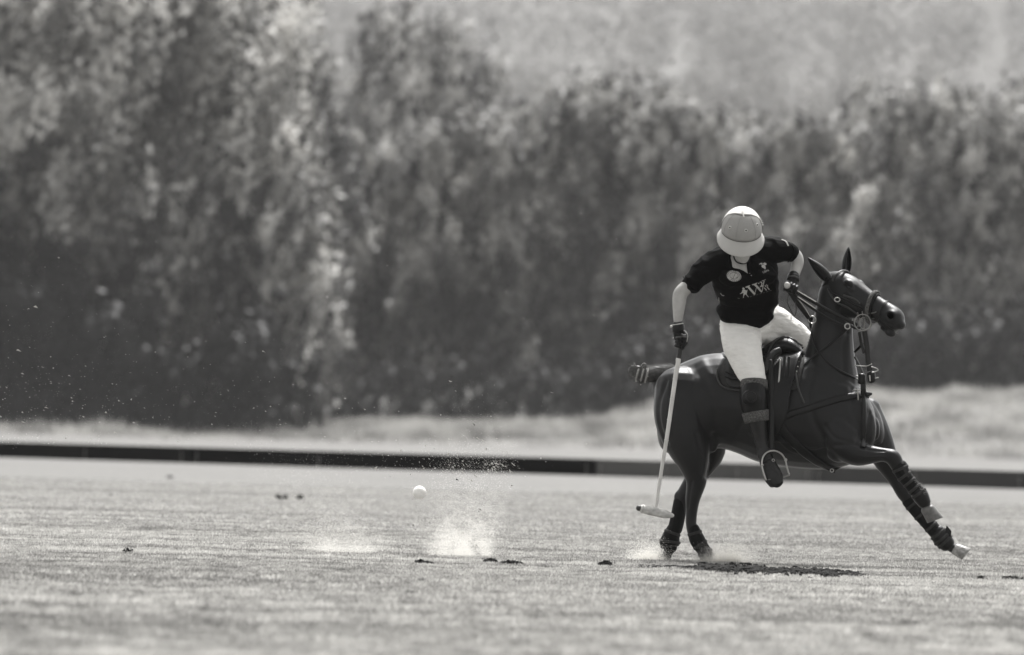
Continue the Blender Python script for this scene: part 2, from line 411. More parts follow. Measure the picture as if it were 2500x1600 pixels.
# ================================================================== WOOD
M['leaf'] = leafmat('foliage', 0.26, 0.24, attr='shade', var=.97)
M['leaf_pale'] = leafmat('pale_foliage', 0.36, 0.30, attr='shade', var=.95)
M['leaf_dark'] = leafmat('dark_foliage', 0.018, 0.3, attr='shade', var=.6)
M['leaf_far'] = leafmat('hazy_foliage', 0.160, 0.6, vscale=.02, var=.06)  # flat even tone paints in part of the distance haze
M['bark'] = mat('bark', 0.10, 0.9, 0.1, var=.4, vscale=3, bump=.5, bscale=6)
def crown_mesh(name, seed, H, W, kind, nleaf, lean=0.25):
    r = np.random.RandomState(seed); base = {'tall': .12, 'round': .22, 'droop': .08, 'dark': .0, 'fan': .3}[kind]
    nl = {'tall': 26, 'round': 20, 'droop': 24, 'dark': 12, 'fan': 16}[kind]
    lobes = []
    for i in range(nl):
        t = (i + r.rand()) / nl; zz = H * (base + (1 - base) * t)
        prof = (min(1, .55 + t) * (1 - .8 * max(0, (t - .72) / .28) ** 2.2)) if kind == 'tall' else math.sin(math.pi * min(1, (.12 + .88 * t)) ** (.8 if kind != 'round' else .65)) ** .6
        rad = W * .5 * prof * r.uniform(.3, .95); a = r.uniform(0, 2 * math.pi)
        s = W * r.uniform(.17, .33) * (1.12 - .35 * t) * (1.22 if kind == 'tall' else 1)
        lobes.append((rad * math.cos(a), rad * math.sin(a) * .8, zz, s))
    tot = sum(l[3] ** 2 for l in lobes); A = []; B = []; C = []; D = []; SH = []
    LPS = 44                                     # leaf clusters per spray
    for (lx, ly, lz, s) in lobes:
        ks = max(4, int(.95 * nleaf / LPS * s * s / tot)); tone = r.normal(0, .12)
        d = r.normal(0, 1, (ks, 3)); d[:, 2] = np.where(d[:, 2] < -.5, -d[:, 2], d[:, 2]); d /= np.linalg.norm(d, axis=1)[:, None]
        rr = s * r.uniform(.75, 1.10, ks)
        vs = 1.3 if kind in ('tall', 'droop') else .85
        c0 = np.stack([lx + d[:, 0] * rr, ly + d[:, 1] * rr, lz + d[:, 2] * rr * vs], 1)
        if kind == 'droop': c0[:, 2] -= r.exponential(.4, ks) * s
        c0[:, 0] += lean * (c0[:, 2] - H * .4) * .25 + .45 * (c0[:, 2] - lz) * lean
        hi_ = r.rand(ks) < .36 + .2 * d[:, 2]; tn = np.clip(np.where(hi_, r.uniform(.6, 1, ks), r.uniform(0, .28, ks)) + tone, .0, 1)  # upward sprays more often pale: sunlit lobe tops put into leaf tone
        k = ks * LPS
        c0 = np.repeat(c0, LPS, 0); dd = np.repeat(d, LPS, 0)
        q = r.normal(0, 1, (k, 3)); long = s * (.20 if kind in ('round', 'dark') else .30); wid = s * .15
        sl = r.normal(0, 1, k) * long
        c = c0 + q * wid; c[:, 2] += sl; c[:, 0] += sl * lean * 1.3
        size = r.uniform(.14, .32, k)
        nrm = dd + r.normal(0, .5, (k, 3)); nrm /= np.linalg.norm(nrm, axis=1)[:, None]
        g = np.array([lean * 1.3, 0, 1.0]) + r.normal(0, .45, (k, 3)); g -= nrm * (g * nrm).sum(1)[:, None]; g /= np.linalg.norm(g, axis=1)[:, None]
        b = np.cross(nrm, g)
        L = (1.5 if kind in ('tall', 'droop') else 1.1) * size[:, None]; Wd = size[:, None] * .7
        A.append(c - g * L); B.append(c + b * Wd); C.append(c + g * L); D.append(c - b * Wd)
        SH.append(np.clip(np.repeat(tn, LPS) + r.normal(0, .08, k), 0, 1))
    SH = np.concatenate(SH)
    A = np.concatenate(A); B = np.concatenate(B); C = np.concatenate(C); D = np.concatenate(D); n = len(A)
    co = np.empty((n * 4, 3), np.float32); co[0::4] = A; co[1::4] = B; co[2::4] = C; co[3::4] = D
    me = bpy.data.meshes.new(name); me.vertices.add(n * 4); me.vertices.foreach_set('co', co.ravel())
    me.loops.add(n * 4); me.loops.foreach_set('vertex_index', np.arange(n * 4, dtype=np.int32))
    me.polygons.add(n); me.polygons.foreach_set('loop_start', np.arange(0, n * 4, 4, dtype=np.int32)); me.polygons.foreach_set('loop_total', np.full(n, 4, np.int32))
    at = me.attributes.new('shade', 'FLOAT', 'POINT'); at.data.foreach_set('value', np.repeat(SH, 4).astype(np.float32))
    me.update(calc_edges=True)
    return me, lobes
def trunk_mesh(name, H, lobes, seed, lean):
    r = random.Random(seed); mb = MB(); lx = lambda z: lean * (z - H * .4) * .25
    C = [Vector((lx(z) + .12 * math.sin(z), .1 * math.cos(z * .7), z)) for z in (-.4, H * .15, H * .35, H * .6, H * .85)]
    rr = [H * .022, H * .017, H * .013, H * .008, H * .003]
    mb.add(*core(C, rr, rr, 8))
    for (a, b, z, s) in r.sample(lobes, min(7, len(lobes))):
        z0 = max(H * .12, z - abs(a) * .9 - 1); p0 = Vector((lx(z0), 0, z0)); p1 = Vector((a + lx(z), b, z)); mid = (p0 + p1) / 2 + Vector((0, 0, -.3))
        mb.add(*core([p0, mid, p1], [H * .008, H * .005, H * .002], [H * .008, H * .005, H * .002], 6))
    return mb.mesh(name)
ORD = 'first second third fourth fifth sixth seventh eighth ninth tenth eleventh twelfth thirteenth fourteenth fifteenth sixteenth seventeenth eighteenth nineteenth twentieth'.split()
ORD += ['twenty-' + x for x in ORD[:9]] + ['thirtieth'] + ['thirty-' + x for x in ORD[:9]]
KINDS = {}
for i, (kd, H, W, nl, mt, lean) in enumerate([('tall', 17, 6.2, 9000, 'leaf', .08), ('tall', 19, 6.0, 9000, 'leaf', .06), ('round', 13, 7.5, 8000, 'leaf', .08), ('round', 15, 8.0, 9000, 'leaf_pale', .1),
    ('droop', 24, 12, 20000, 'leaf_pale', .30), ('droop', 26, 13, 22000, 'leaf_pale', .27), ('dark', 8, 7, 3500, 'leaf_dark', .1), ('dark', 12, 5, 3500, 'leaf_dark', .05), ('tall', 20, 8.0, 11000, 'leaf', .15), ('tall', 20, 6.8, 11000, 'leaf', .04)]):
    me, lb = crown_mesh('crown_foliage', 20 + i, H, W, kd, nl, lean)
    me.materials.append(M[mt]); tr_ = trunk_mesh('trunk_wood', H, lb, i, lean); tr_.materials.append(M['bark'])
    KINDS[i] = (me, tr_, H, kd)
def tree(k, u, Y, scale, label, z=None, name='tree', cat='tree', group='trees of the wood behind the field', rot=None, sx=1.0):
    me, tr_, H, kd = KINDS[k]; x = U2X(u, Y); zz = hillz(x, Y) if Y > 560 else (0 if Y < 470 else bankz(x, Y))
    if z is not None: zz = z
    e = empty(name, Vector((x, Y, zz - .15)))
    c = bpy.data.objects.new('crown', me); COL.objects.link(c); c.parent = e
    t = bpy.data.objects.new('trunk', tr_); COL.objects.link(t); t.parent = e
    e.scale = (scale * sx, scale, scale); e.rotation_euler.z = rot if rot is not None else random.choice((0, .3, -.3, .15, -.15))
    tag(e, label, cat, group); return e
GF = 'leaning pale trees of the left grove'
grove = [(-60, 462, 4, 1.05), (90, 455, 5, .98), (235, 462, 4, 1.05), (370, 470, 5, 1.08), (500, 465, 4, .95), (-20, 505, 5, 1.1), (150, 500, 4, 1.12), (300, 508, 5, 1.15), (440, 505, 4, 1.1), (590, 500, 8, 1.15), (680, 515, 8, .92), (30, 540, 4, 1.25), (200, 545, 5, 1.25), (370, 548, 4, 1.22), (520, 545, 5, 1.10), (640, 550, 8, 1.10)]
for i, (u, Y, k, s) in enumerate(grove):
    Y = 494 + (Y - 455) * .62
    tree(k, u, Y, s * 1.04, 'pale leaning tree with drooping foliage, %s of the left grove from the left' % ORD[sorted((g_[0], g_[1]) for g_ in grove).index((u, grove[i][1]))], group=GF)
GW = 'trees of the wood behind the bank'
def top_scale(k, u, Y, vt): return ((1052 + (u - 1250) * .026 - vt) * Y / FPX - hillz(U2X(u, Y), Y)) / KINDS[k][2]
VT = lambda u: interp(u, [600, 720, 800, 900, 1000, 1100, 1200, 1300, 1400, 1500, 1600, 1700, 1800, 1900, 2000, 2080, 2150, 2250, 2350, 2450, 2600], [300, 280, 262, 300, 290, 275, 300, 240, 225, 205, 235, 270, 300, 345, 320, 240, 228, 268, 275, 240, 230])
rr_ = random.Random(21)
def row(us, Y, kinds, dv, label, group):
    for i, u in enumerate(us):
        k = kinds[i % len(kinds)]; y = Y + rr_.uniform(-6, 8)
        tree(k, u, y, top_scale(k, u, y, VT(u) + dv + rr_.uniform(-24, 34)), label % ORD[i], group=group, sx=rr_.uniform(.85, 1.1))
row([735, 835, 925, 1030, 1125, 1215, 1320, 1415, 1500, 1605, 1700, 1790, 1890, 1985, 2075, 2160, 2265, 2360, 2440, 2530], 562, (0, 1, 9, 1, 3, 0, 1, 9, 8), 62,
    'tall rounded tree of the front row behind the bank, %s from its left end', 'front row trees behind the bank')
row([690, 790, 905, 1000, 1110, 1205, 1300, 1410, 1500, 1610, 1700, 1800, 1910, 2005, 2110, 2200, 2310, 2400, 2500, 2590], 640, (8, 0, 1, 3, 1), 42,
    'tree of the second row whose top shows over the front row, %s from the left', 'second row trees behind the bank')
row([760, 850, 1130, 1230, 1340, 1440, 1560, 1660, 1770, 1870, 1980, 2090, 2190, 2300, 2410, 2510], 735, (1, 8, 3, 0), 14,
    'pale hazier crown of the third row above the others, %s from the left', 'third row trees behind the bank')
tree(8, 985, 735, top_scale(8, 985, 735, 70), 'dark leaning crown standing highest above the wood, left of centre', rot=0)
tree(8, 1075, 745, top_scale(8, 1075, 745, 150), 'dark tree close on the right of the highest crown, left of centre', rot=.3)
# near-black shrubs put in to give the foot of the trees its shade
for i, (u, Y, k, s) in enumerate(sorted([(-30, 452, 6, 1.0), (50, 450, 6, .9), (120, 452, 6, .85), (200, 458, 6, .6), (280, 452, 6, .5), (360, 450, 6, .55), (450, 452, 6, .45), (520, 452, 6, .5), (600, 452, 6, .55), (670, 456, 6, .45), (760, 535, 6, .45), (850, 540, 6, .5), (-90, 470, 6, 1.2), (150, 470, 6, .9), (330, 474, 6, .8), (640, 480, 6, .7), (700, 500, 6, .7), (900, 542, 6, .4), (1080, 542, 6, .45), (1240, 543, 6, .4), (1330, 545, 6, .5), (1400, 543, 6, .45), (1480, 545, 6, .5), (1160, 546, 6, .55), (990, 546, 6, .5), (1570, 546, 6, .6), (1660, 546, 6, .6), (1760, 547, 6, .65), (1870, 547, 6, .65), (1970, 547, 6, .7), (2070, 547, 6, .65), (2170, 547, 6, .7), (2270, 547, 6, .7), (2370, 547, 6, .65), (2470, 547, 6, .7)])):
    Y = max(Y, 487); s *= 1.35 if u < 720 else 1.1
    tree(k, u, Y, s, 'low near-black shrub put in as shade at the foot of the trees, %s from the left' % ORD[i], group='dark shrubs under the trees', name='shrub', cat='shrub')
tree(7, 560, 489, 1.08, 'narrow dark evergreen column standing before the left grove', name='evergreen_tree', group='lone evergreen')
del bpy.data.objects['evergreen_tree']['group']
for e in bpy.data.objects:
    if e.get('label', '').startswith(('dark leaning crown', 'dark tree close')): del e['group']
# far hazy wood on the hillside
def far_wood(name, n, u0, u1, Y0_, Y1_, seed, hmin, hmax):
    r = np.random.RandomState(seed); A = []; B = []; C = []
    for i in range(n):
        Y = r.uniform(Y0_, Y1_); x = U2X(r.uniform(u0, u1), Y); z = hillz(x, Y); H = r.uniform(hmin, hmax); W = H * r.uniform(.28, .42)
        k = 190; d = r.normal(0, 1, (k, 3)); d /= np.linalg.norm(d, axis=1)[:, None]
        c = np.stack([x + d[:, 0] * W * r.uniform(.6, 1, k), Y + d[:, 1] * W, z + H * .55 + d[:, 2] * H * .5 * r.uniform(.7, 1, k)], 1)
        s = r.uniform(.35, .85, (k, 1)) * (H / 14); g = r.normal(0, 1, (k, 3)); g /= np.linalg.norm(g, axis=1)[:, None]; b = np.cross(d, g)
        A.append(c - g * s); B.append(c + g * s); C.append(c + b * s * 1.3)
    return tri_mesh(name, np.concatenate(A), np.concatenate(B), np.concatenate(C), M['leaf_far'])
tag(far_wood('distant_wood', 520, -300, 2800, 900, 1750, 5, 9, 17), kind='stuff')
tag(far_wood('distant_wood', 900, -300, 2800, 2000, 5200, 6, 14, 26), kind='stuff')

# ================================================================== BOARDS AND MARKER
GB_ = 'painted side boards along the edge of the field'
def bline(u): return 1117 + (1195 - 1117) * u / 2500
def board(u0, u1, m, label):
    a = G(u0, bline(u0)); b = G(u1, bline(u1)); a.z = b.z = 0
    e = empty('side_board', (a + b) / 2); tag(e, label, 'board', GB_); del e['group']
    d = (b - a).normalized(); nrm = Vector((d.y, -d.x, 0)); H = .345; T = .02; L = (b - a).length
    n = 24; V = []; F = []
    prof = [(-T, 0), (-T, H - .01), (-T + .008, H), (T - .008, H), (T, H - .01), (T, 0)]
    for i in range(n + 1):
        c = a + d * (L * i / n) + Vector((0, 0, .006 * noise.noise(Vector((i * .6 + u0, 0, 0)))))
        for (o, z) in prof: V.append(c + nrm * o + Vector((0, 0, z)))
    k = len(prof)
    for i in range(n):
        for j in range(k - 1): F.append((i * k + j, i * k + j + 1, (i + 1) * k + j + 1, (i + 1) * k + j))
    F.append(tuple(range(k))); F.append(tuple(n * k + j for j in range(k)))
    mb = MB().add(V, F); o = link('plank', mb.mesh('plank', False), m, e)
    for f in (.02, .33, .66, .98):
        c = a + d * (L * f) + nrm * .03
        link('peg', MB().add(*core([c, c + Vector((0, 0, .24))], [.008] * 2, [.008] * 2, 8)).mesh('peg'), M['dullsteel'], e)
M['bd1'] = mat('board_charcoal', 0.006, .9, .0, var=.3, vscale=1.2); M['bd2'] = mat('board_black', 0.0018, .9, .0, var=.3, vscale=1.2)  # board greys put their differences of light into the paint
M['bd3'] = mat('board_mid_grey', 0.06, .6, .3, var=.15, vscale=1.2); M['bd4'] = mat('board_dark_grey', 0.026, .6, .3, var=.15, vscale=1.2)
board(-260, 460.5, M['bd1'], 'charcoal side board leaving the picture at the left edge')
board(463.5, 1454.5, M['bd2'], 'longest and blackest side board behind the flying ball')
board(1457.5, 1983.5, M['bd3'], 'lightest grey side board behind the pony legs')
board(1986.5, 2760, M['bd4'], 'dark grey side board leaving the picture at the right edge')
p0 = P(404, 1062, 430); p0.z = 0
e = empty('marker_post', p0); tag(e, 'small pale marker post standing at the far edge of the field', 'post')
MB().add(*core([p0 + Vector((0, 0, -.1)), p0 + Vector((0, 0, .34))], [.17, .16], [.06, .06], 4, (1, 0, 0))).build('post', M['helm_rear'], e, False)
MB().add(*core([p0 + Vector((0, 0, .34)), p0 + Vector((0, 0, .40))], [.19, .17], [.08, .07], 4, (1, 0, 0))).build('cap', M['helm_brim'], e, False)
# ================================================================== HORSE
def horse_head_frame():
    p0 = S(2038, 673, -58); p1 = S(2186, 763, -150)
    A = (p1 - p0); L = A.length; A.normalize()
    D = (Vector((0.40, -0.26, 0.85))); D = (D - A * D.dot(A)).normalized()
    Nn = D.cross(A).normalized()
    if Nn.y > 0: Nn = -Nn
    return p0, A, D, Nn, L
HP, HA, HD, HN, HL = horse_head_frame()
def Hh(s, h=0.0, n=0.0): return HP + HA * s + HD * h + HN * n
def head_loft(rows, n=20):
    """rows (s, top, bottom, half width) in metres in the head's own frame"""
    q = catm(rows, 4)
    C = [Hh(r[0], (r[1] + r[2]) / 2) for r in q]
    return core(C, [max(.004, (r[1] - r[2]) / 2) for r in q], [max(.004, r[3]) for r in q], n, tuple(HD), True, HN)

hm = MB()
# barrel
hm.add(*tube([(u, (t + b) / 2, d, (b - t) / 2, rd) for (u, t, b, d, rd) in [
    (1604, 985, 1030, 36, 14), (1606, 950, 1062, 34, 44), (1615, 918, 1092, 32, 66), (1635, 901, 1108, 30, 78), (1665, 885, 1118, 26, 88), (1710, 868, 1112, 20, 94),
    (1755, 862, 1096, 12, 96), (1800, 866, 1106, 4, 98), (1850, 872, 1127, -8, 104), (1900, 872, 1137, -18, 106), (1950, 866, 1144, -28, 102),
    (2000, 870, 1147, -40, 92), (2040, 900, 1145, -50, 82), (2080, 930, 1134, -60, 74), (2112, 962, 1118, -66, 64), (2130, 996, 1094, -68, 44), (2136, 1018, 1076, -70, 15)]],
    4, 26, adir=(0, 0, 1)))
# neck
hm.add(*tube([(2030, 1030, -52, 92, 66), (2026, 950, -50, 78, 62), (2031, 880, -50, 58, 50), (2033, 820, -52, 50, 40), (2036, 765, -56, 47, 34), (2040, 712, -62, 40, 28)], 4, 20))
hm.add(*tube([(1968, 905, -30, 34, 40), (1985, 850, -40, 16, 24), (1998, 790, -48, 14, 20), (2010, 735, -55, 13, 18), (2024, 690, -62, 16, 18)], 4, 12))
# quarters and near hind leg
hm.add(*tube([(1664, 950, -4, 66, 62), (1664, 1010, -24, 68, 56), (1674, 1062, -34, 62, 48), (1686, 1103, -40, 50, 40), (1695, 1135, -42, 39, 32), (1700, 1175, -42, 26, 22), (1692, 1215, -42, 19, 18), (1689, 1245, -42, 15, 14), (1688, 1285, -42, 13.5, 13),
    (1701, 1320, -42, 15, 15), (1716, 1345, -42, 12, 12), (1724, 1362, -42, 14, 14)], 4, 18))
hm.add(*blob(1681, 1212, -42, 13, 8, 9, R(75)))
hm.add(*blob(1722, 1040, -34, 70, 30, 20, R(105)))       # stifle
# far hind leg
hm.add(*tube([(1690, 980, 70, 60, 46), (1722, 1060, 82, 52, 42), (1733, 1102, 86, 38, 34), (1712, 1140, 86, 32, 28), (1690, 1180, 86, 24, 22), (1667, 1216, 86, 19, 17), (1661, 1250, 86, 15, 14),
    (1650, 1285, 86, 14, 13.5), (1638, 1325, 86, 15.5, 15), (1630, 1352, 86, 12, 12), (1622, 1366, 86, 14, 14)], 4, 18))
hm.add(*blob(1653, 1212, 86, 14, 8, 9, R(80)))
# near foreleg: forearm level, knee, cannon, fetlock, pastern
hm.add(*tube([(2050, 1030, -92, 66, 42), (2062, 1078, -110, 48, 38), (2092, 1106, -124, 33, 30), (2128, 1110, -130, 23, 23), (2158, 1111, -134, 17, 18), (2180, 1118, -136, 20, 20), (2191, 1138, -136, 17, 16), (2203, 1160, -136, 13, 13),
    (2226, 1188, -136, 13, 12), (2243, 1206, -136, 16, 15), (2256, 1228, -134, 12, 12), (2266, 1245, -132, 14, 14)], 4, 18))
hm.add(*blob(2052, 1100, -108, 34, 30, 24, R(20)))      # elbow
hm.add(*blob(2186, 1108, -137, 9, 8, 9, 0))
# far foreleg: reaching out
hm.add(*tube([(2100, 1020, -20, 60, 44), (2128, 1055, -10, 46, 40), (2148, 1092, -4, 38, 32), (2168, 1135, 0, 28, 24), (2190, 1175, 2, 19, 18), (2208, 1205, 2, 19, 18), (2228, 1232, 2, 15, 14), (2262, 1275, 2, 13, 12),
    (2290, 1303, 2, 14, 13), (2305, 1322, 0, 15, 14), (2322, 1336, -2, 12, 12), (2336, 1344, -3, 14, 14)], 4, 18))
# shoulder and breast muscles
hm.add(*blob(2035, 1000, -92, 80, 50, 28, R(65)))
hm.add(*blob(2105, 1035, -100, 62, 34, 26, R(100)))
hm.add(*blob(2128, 1030, -40, 60, 26, 36, R(108)))
hm.add(*blob(2020, 925, -80, 60, 40, 24, R(65)))
# dock
hm.add(*tube([(1662, 915, 30, 20, 20), (1640, 908, 34, 12, 12), (1615, 912, 38, 8, 9)], 3, 10))
# head
hm.add(*head_loft([(-.045, .005, -.11, .052), (.0, .035, -.145, .070), (.05, .055, -.175, .085), (.11, .065, -.205, .097), (.17, .065, -.220, .098), (.23, .056, -.212, .088), (.29, .048, -.185, .074),
    (.35, .042, -.155, .065), (.42, .038, -.134, .060), (.48, .038, -.130, .062), (.53, .038, -.136, .067), (.575, .032, -.134, .068), (.61, .012, -.118, .060), (.632, -.020, -.090, .040)]))
for sd_ in (1, -1):
    a = Hh(.155, .012, sd_ * .078)
    def hb(s, h, n, rs, rh, rn):
        V, F = blob(2000, 700, 0, 1, 1, 1); V = [Vector(x) - S(2000, 700, 0) for x in V]
        k = 1 / PX
        out = []
        for x in V:
            l = Vector((x.dot(rgt), x.dot(upv), x.y)) * k
            out.append(Hh(s, h, n) + HA * l.x * rs + HD * l.y * rh + HN * l.z * rn)
        return out, F
    hm.add(*hb(.165, .024, sd_ * .078, .040, .028, .026))     # brow
    hm.add(*hb(.19, -.002, sd_ * .080, .035, .024, .018))
    hm.add(*hb(.13, -.105, sd_ * .052, .085, .085, .026))      # jowl
    hm.add(*hb(.28, -.030, sd_ * .052, .09, .014, .014))       # cheek ridge
    hm.add(*hb(.555, -.026, sd_ * .048, .046, .040, .024))     # nostril flare
hm.add(*hb(.61, -.060, 0, .030, .036, .044))                 # upper lip
hm.add(*hb(.580, -.140, 0, .044, .034, .042))                # chin
hm.add(*hb(.53, -.140, 0, .040, .020, .030))
horse_me = remesh(hm, 'horse', 0.0075, 9, .5)
# sculpt nostrils, mouth, eye hollows, muscle grooves and veins into the surface
nv = len(horse_me.vertices); co = np.empty(nv * 3); horse_me.vertices.foreach_get('co', co); co = co.reshape(-1, 3)
no = np.empty(nv * 3); horse_me.vertices.foreach_get('normal', no); no = no.reshape(-1, 3)
rel = co - np.array(HP); ls = rel @ np.array(HA); lh = rel @ np.array(HD); ln = rel @ np.array(HN)
disp = np.zeros(nv)
for sg in (1, -1):
    w = np.exp(-((((ls - .560) / .026) ** 2 + ((lh + .026) / .020) ** 2) ** 1.5)) * (ln * sg > .012); disp -= .036 * w
    w = np.exp(-(((ls - .560) / .042) ** 2 + ((lh + .026) / .034) ** 2)) * (ln * sg > .012); disp += .009 * w
    w = np.exp(-(((ls - .185) / .026) ** 2 + ((lh - .004) / .015) ** 2)) * (ln * sg > .03); disp -= .012 * w
mouth = -.092 - .02 * (ls - .5) / .1
w = np.exp(-((lh - mouth) / .006) ** 2) * (ls > .47) * (ls < .64); disp -= .006 * w
def groove(pts, wid, amp):
    """crease along pixel points on the near side"""
    global disp
    q = catm(pts, 8); q = [q_[:2] for q_ in q]
    # vertex pixel positions
    for a, b in zip(q[:-1], q[1:]):
        ab = np.array(b) - np.array(a); l2 = max(1e-6, ab @ ab)
        t = np.clip(((PU - a[0]) * ab[0] + (PV - a[1]) * ab[1]) / l2, 0, 1)
        dist = np.hypot(PU - a[0] - t * ab[0], PV - a[1] - t * ab[1])
        G_[:] = np.minimum(G_, dist)
relc = co - np.array((0, 0, HC)); dep = relc @ np.array(fwd)
PU = 1250 + FPX * (relc @ np.array(rgt)) / dep; PV = 800 - FPX * (relc @ np.array(upv)) / dep
near = no[:, 1] < 0.1
for pts, wid, amp in [
    ([(1742, 1060), (1738, 1100), (1736, 1130), (1726, 1165)], 6, -.007),
    ([(1628, 930), (1610, 985), (1612, 1040), (1630, 1085)], 5, -.006),
    ([(1745, 1040), (1765, 1062), (1790, 1070), (1808, 1040), (1822, 1000)], 8, -.004),
    ([(1985, 905), (1975, 960), (1985, 1020), (2010, 1070)], 9, -.008),
    ([(2080, 950), (2084, 1000), (2100, 1050), (2090, 1080)], 7, -.007),
    ([(2125, 1010), (2118, 1050), (2110, 1075)], 5, -.010),
    ([(2040, 1088), (2080, 1085), (2110, 1092)], 5, -.006),
    ([(2005, 905), (2030, 935), (2065, 950)], 8, .006),
    ([(1700, 1060), (1712, 1110), (1712, 1150)], 6, -.005),
    ([(2052, 745), (2040, 770), (2050, 800), (2072, 812)], 6, -.006),
    ([(2075, 790), (2060, 850), (2062, 910)], 9, -.006),
    ([(1716, 885), (1726, 905), (1742, 925)], 12, .006), ([(1700, 900), (1735, 960), (1748, 1020)], 10, -.005), ([(1830, 1060), (1870, 1075), (1920, 1078), (1980, 1095), (2010, 1090)], 2.6, .004), ([(1905, 1078), (1930, 1100), (1965, 1110)], 2.2, .003),
    ([(1770, 940), (1762, 985), (1772, 1030), (1790, 1062)], 14, -.004), ([(1700, 940), (1690, 1000), (1700, 1060)], 16, .004),
    ([(1935, 900), (1925, 960), (1930, 1020)], 14, -.004), ([(2050, 1030), (2075, 1050), (2100, 1062)], 8, .005), ([(2015, 1040), (2040, 1070), (2080, 1080)], 5, -.004),
    ([(2100, 1094), (2130, 1100), (2160, 1102)], 3, -.0035), ([(2110, 1118), (2140, 1116), (2160, 1118)], 2.5, .003), ([(2000, 740), (2010, 800), (2020, 860)], 10, -.004),
    ([(1690, 1175), (1684, 1205), (1680, 1240)], 3, -.004), ([(1708, 1100), (1720, 1130), (1712, 1170)], 3, .003),
    ([(2070, 715), (2088, 728), (2105, 742)], 2.5, .0035), ([(2080, 735), (2098, 750)], 2, .003), ([(2060, 720), (2075, 738), (2092, 752)], 3, -.003),
    ([(2150, 770), (2160, 785), (2178, 792)], 2.5, -.003),
]:
    G_ = np.full(nv, 1e9); groove(pts, wid, amp)
    disp += np.where(near, 1.5 * amp * np.exp(-(G_ / wid) ** 2), 0)
co += no * disp[:, None]
horse_me.vertices.foreach_set('co', co.ravel()); horse_me.update()
HB = bvh_of(horse_me)

horse = empty('horse', G(1690, 1378))
tag(horse, 'dark polo pony cantering to the right with bound up tail and one foreleg reaching out', 'horse')
body = link('body', horse_me, M['coat'], horse)
# ears
def ear(base, tip, w, d, face, name='ear'):
    mb = MB(); b = Vector(base); t = Vector(tip); ax = (t - b); L = ax.length; ax.normalize()
    f = Vector(face); f = (f - ax * f.dot(ax)).normalized(); sdv = ax.cross(f).normalized()
    rows = []; n = 12; V = []; F = []
    prof = [(-.12, .75), (0, .8), (.15, .98), (.35, 1.0), (.55, .86), (.75, .56), (.9, .27), (1.0, .05)]
    for (s, k) in prof:
        for j in range(n):
            an = -math.pi * .80 + 2 * math.pi * .80 * j / (n - 1)
            V.append(b + ax * s * L + (sdv * math.sin(an) * w - f * math.cos(an) * d * .9) * k + f * (.25 * d * s * s))
    for i in range(len(prof) - 1):
        for j in range(n - 1): F.append((i * n + j, i * n + j + 1, (i + 1) * n + j + 1, (i + 1) * n + j))
    mb.add(V, F)
    o = mb.build(name, M['coat'], horse, True, 0.006); return o
ear(S(2022, 682, -78), S(1974, 629, -70), .040, .034, (-.30, -.8, -.5))
ear(S(2066, 662, -40), S(2070, 604, -38), .034, .030, (.5, -.7, .3))
# eyes
for sg in (1, -1):
    V, F = hb(.185, .003, sg * .086, .021, .014, .012)
    MB().add(V, F).build('eye', M['eye'], horse)
    V, F = hb(.562, -.022, sg * .071, .026, .019, .010)
    MB().add(V, F).build('nostril', M['cavity'], horse)
# clipped mane and forelock
mb = MB()
for i in range(900):
    t = random.random(); q = [(1968, 852), (1984, 800), (1992, 760), (2003, 710), (2020, 672)]
    k = min(3, int(t * 4)); f = t * 4 - k
    u = q[k][0] + (q[k + 1][0] - q[k][0]) * f; v = q[k][1] + (q[k + 1][1] - q[k][1]) * f
    p = S(u + random.uniform(0, 7), v, -50 + random.gauss(0, 6)); e = p + rgt * random.uniform(-5, -1) * PX + upv * random.uniform(-1, 6) * PX
    w = Vector((0, 1, 0)) * .002 + rgt * .001
    mb.add([p - w, p + w, e], [(0, 1, 2)])
mane = mb.build('mane', M['hair'], horse, False); mane['kind'] = 'stuff'
# whiskers
mb = MB()
for i in range(60):
    s = random.uniform(.56, .62); b = Hh(s, random.uniform(-.12, -.02), random.uniform(-.03, .03)); e = b + (HA * random.uniform(.3, 1) - HD * random.uniform(-.3, .8) + HN * random.uniform(-.4, .4)).normalized() * random.uniform(.03, .06)
    w = Vector((0, 0, 1)) * .0006
    mb.add([b - w, b + w, e], [(0, 1, 2)])
wk = mb.build('whiskers', M['print'], horse, False); wk['kind'] = 'stuff'
# tail: clubbed and bandaged
tm = MB()
tm.add(*tube([(1652, 908, 30, 14, 14), (1625, 910, 30, 19, 17), (1598, 914, 28, 20, 17), (1578, 915, 26, 17, 16), (1558, 910, 25, 16, 14), (1545, 904, 24, 14, 12)], 4, 14))
tm.add(*blob(1557, 900, 22, 12, 8, 9, 0)); tm.add(*blob(1546, 908, 20, 9, 12, 9, 0))
tail_me = remesh(tm, 'tail', .006, 2, .4, lambda p: .003 * noise.noise(p * 60))
tail = link('tail', tail_me, M['hair'], horse)
mb = MB()
for i in range(4200):
    t = random.random() ** .8; u = 1655 - 85 * t; v = 906 + 10 * t; a = random.uniform(0, 2 * math.pi); r = 17
    low = random.random() < .35
    p = S(u, v + math.sin(a) * r * .8, 28 + math.cos(a) * r * .8)
    if low:
        p = S(1640 - random.random() * 50, 915 + random.uniform(0, 8), 28 + random.gauss(0, 10)); e = p + (-rgt * random.uniform(-10, 14) - upv * random.uniform(15, 60)) * PX + Vector((0, random.gauss(0, 4) * PX, 0))
    else:
        e = p + (-rgt * random.uniform(10, 26) - upv * math.sin(a) * random.uniform(2, 11) + upv * random.uniform(-2, 2)) * PX + Vector((0, math.cos(a) * 6 * PX, 0))
    w = upv * .0014 + Vector((0, .001, 0))
    mb.add([p - w, p + w, e], [(0, 1, 2)])
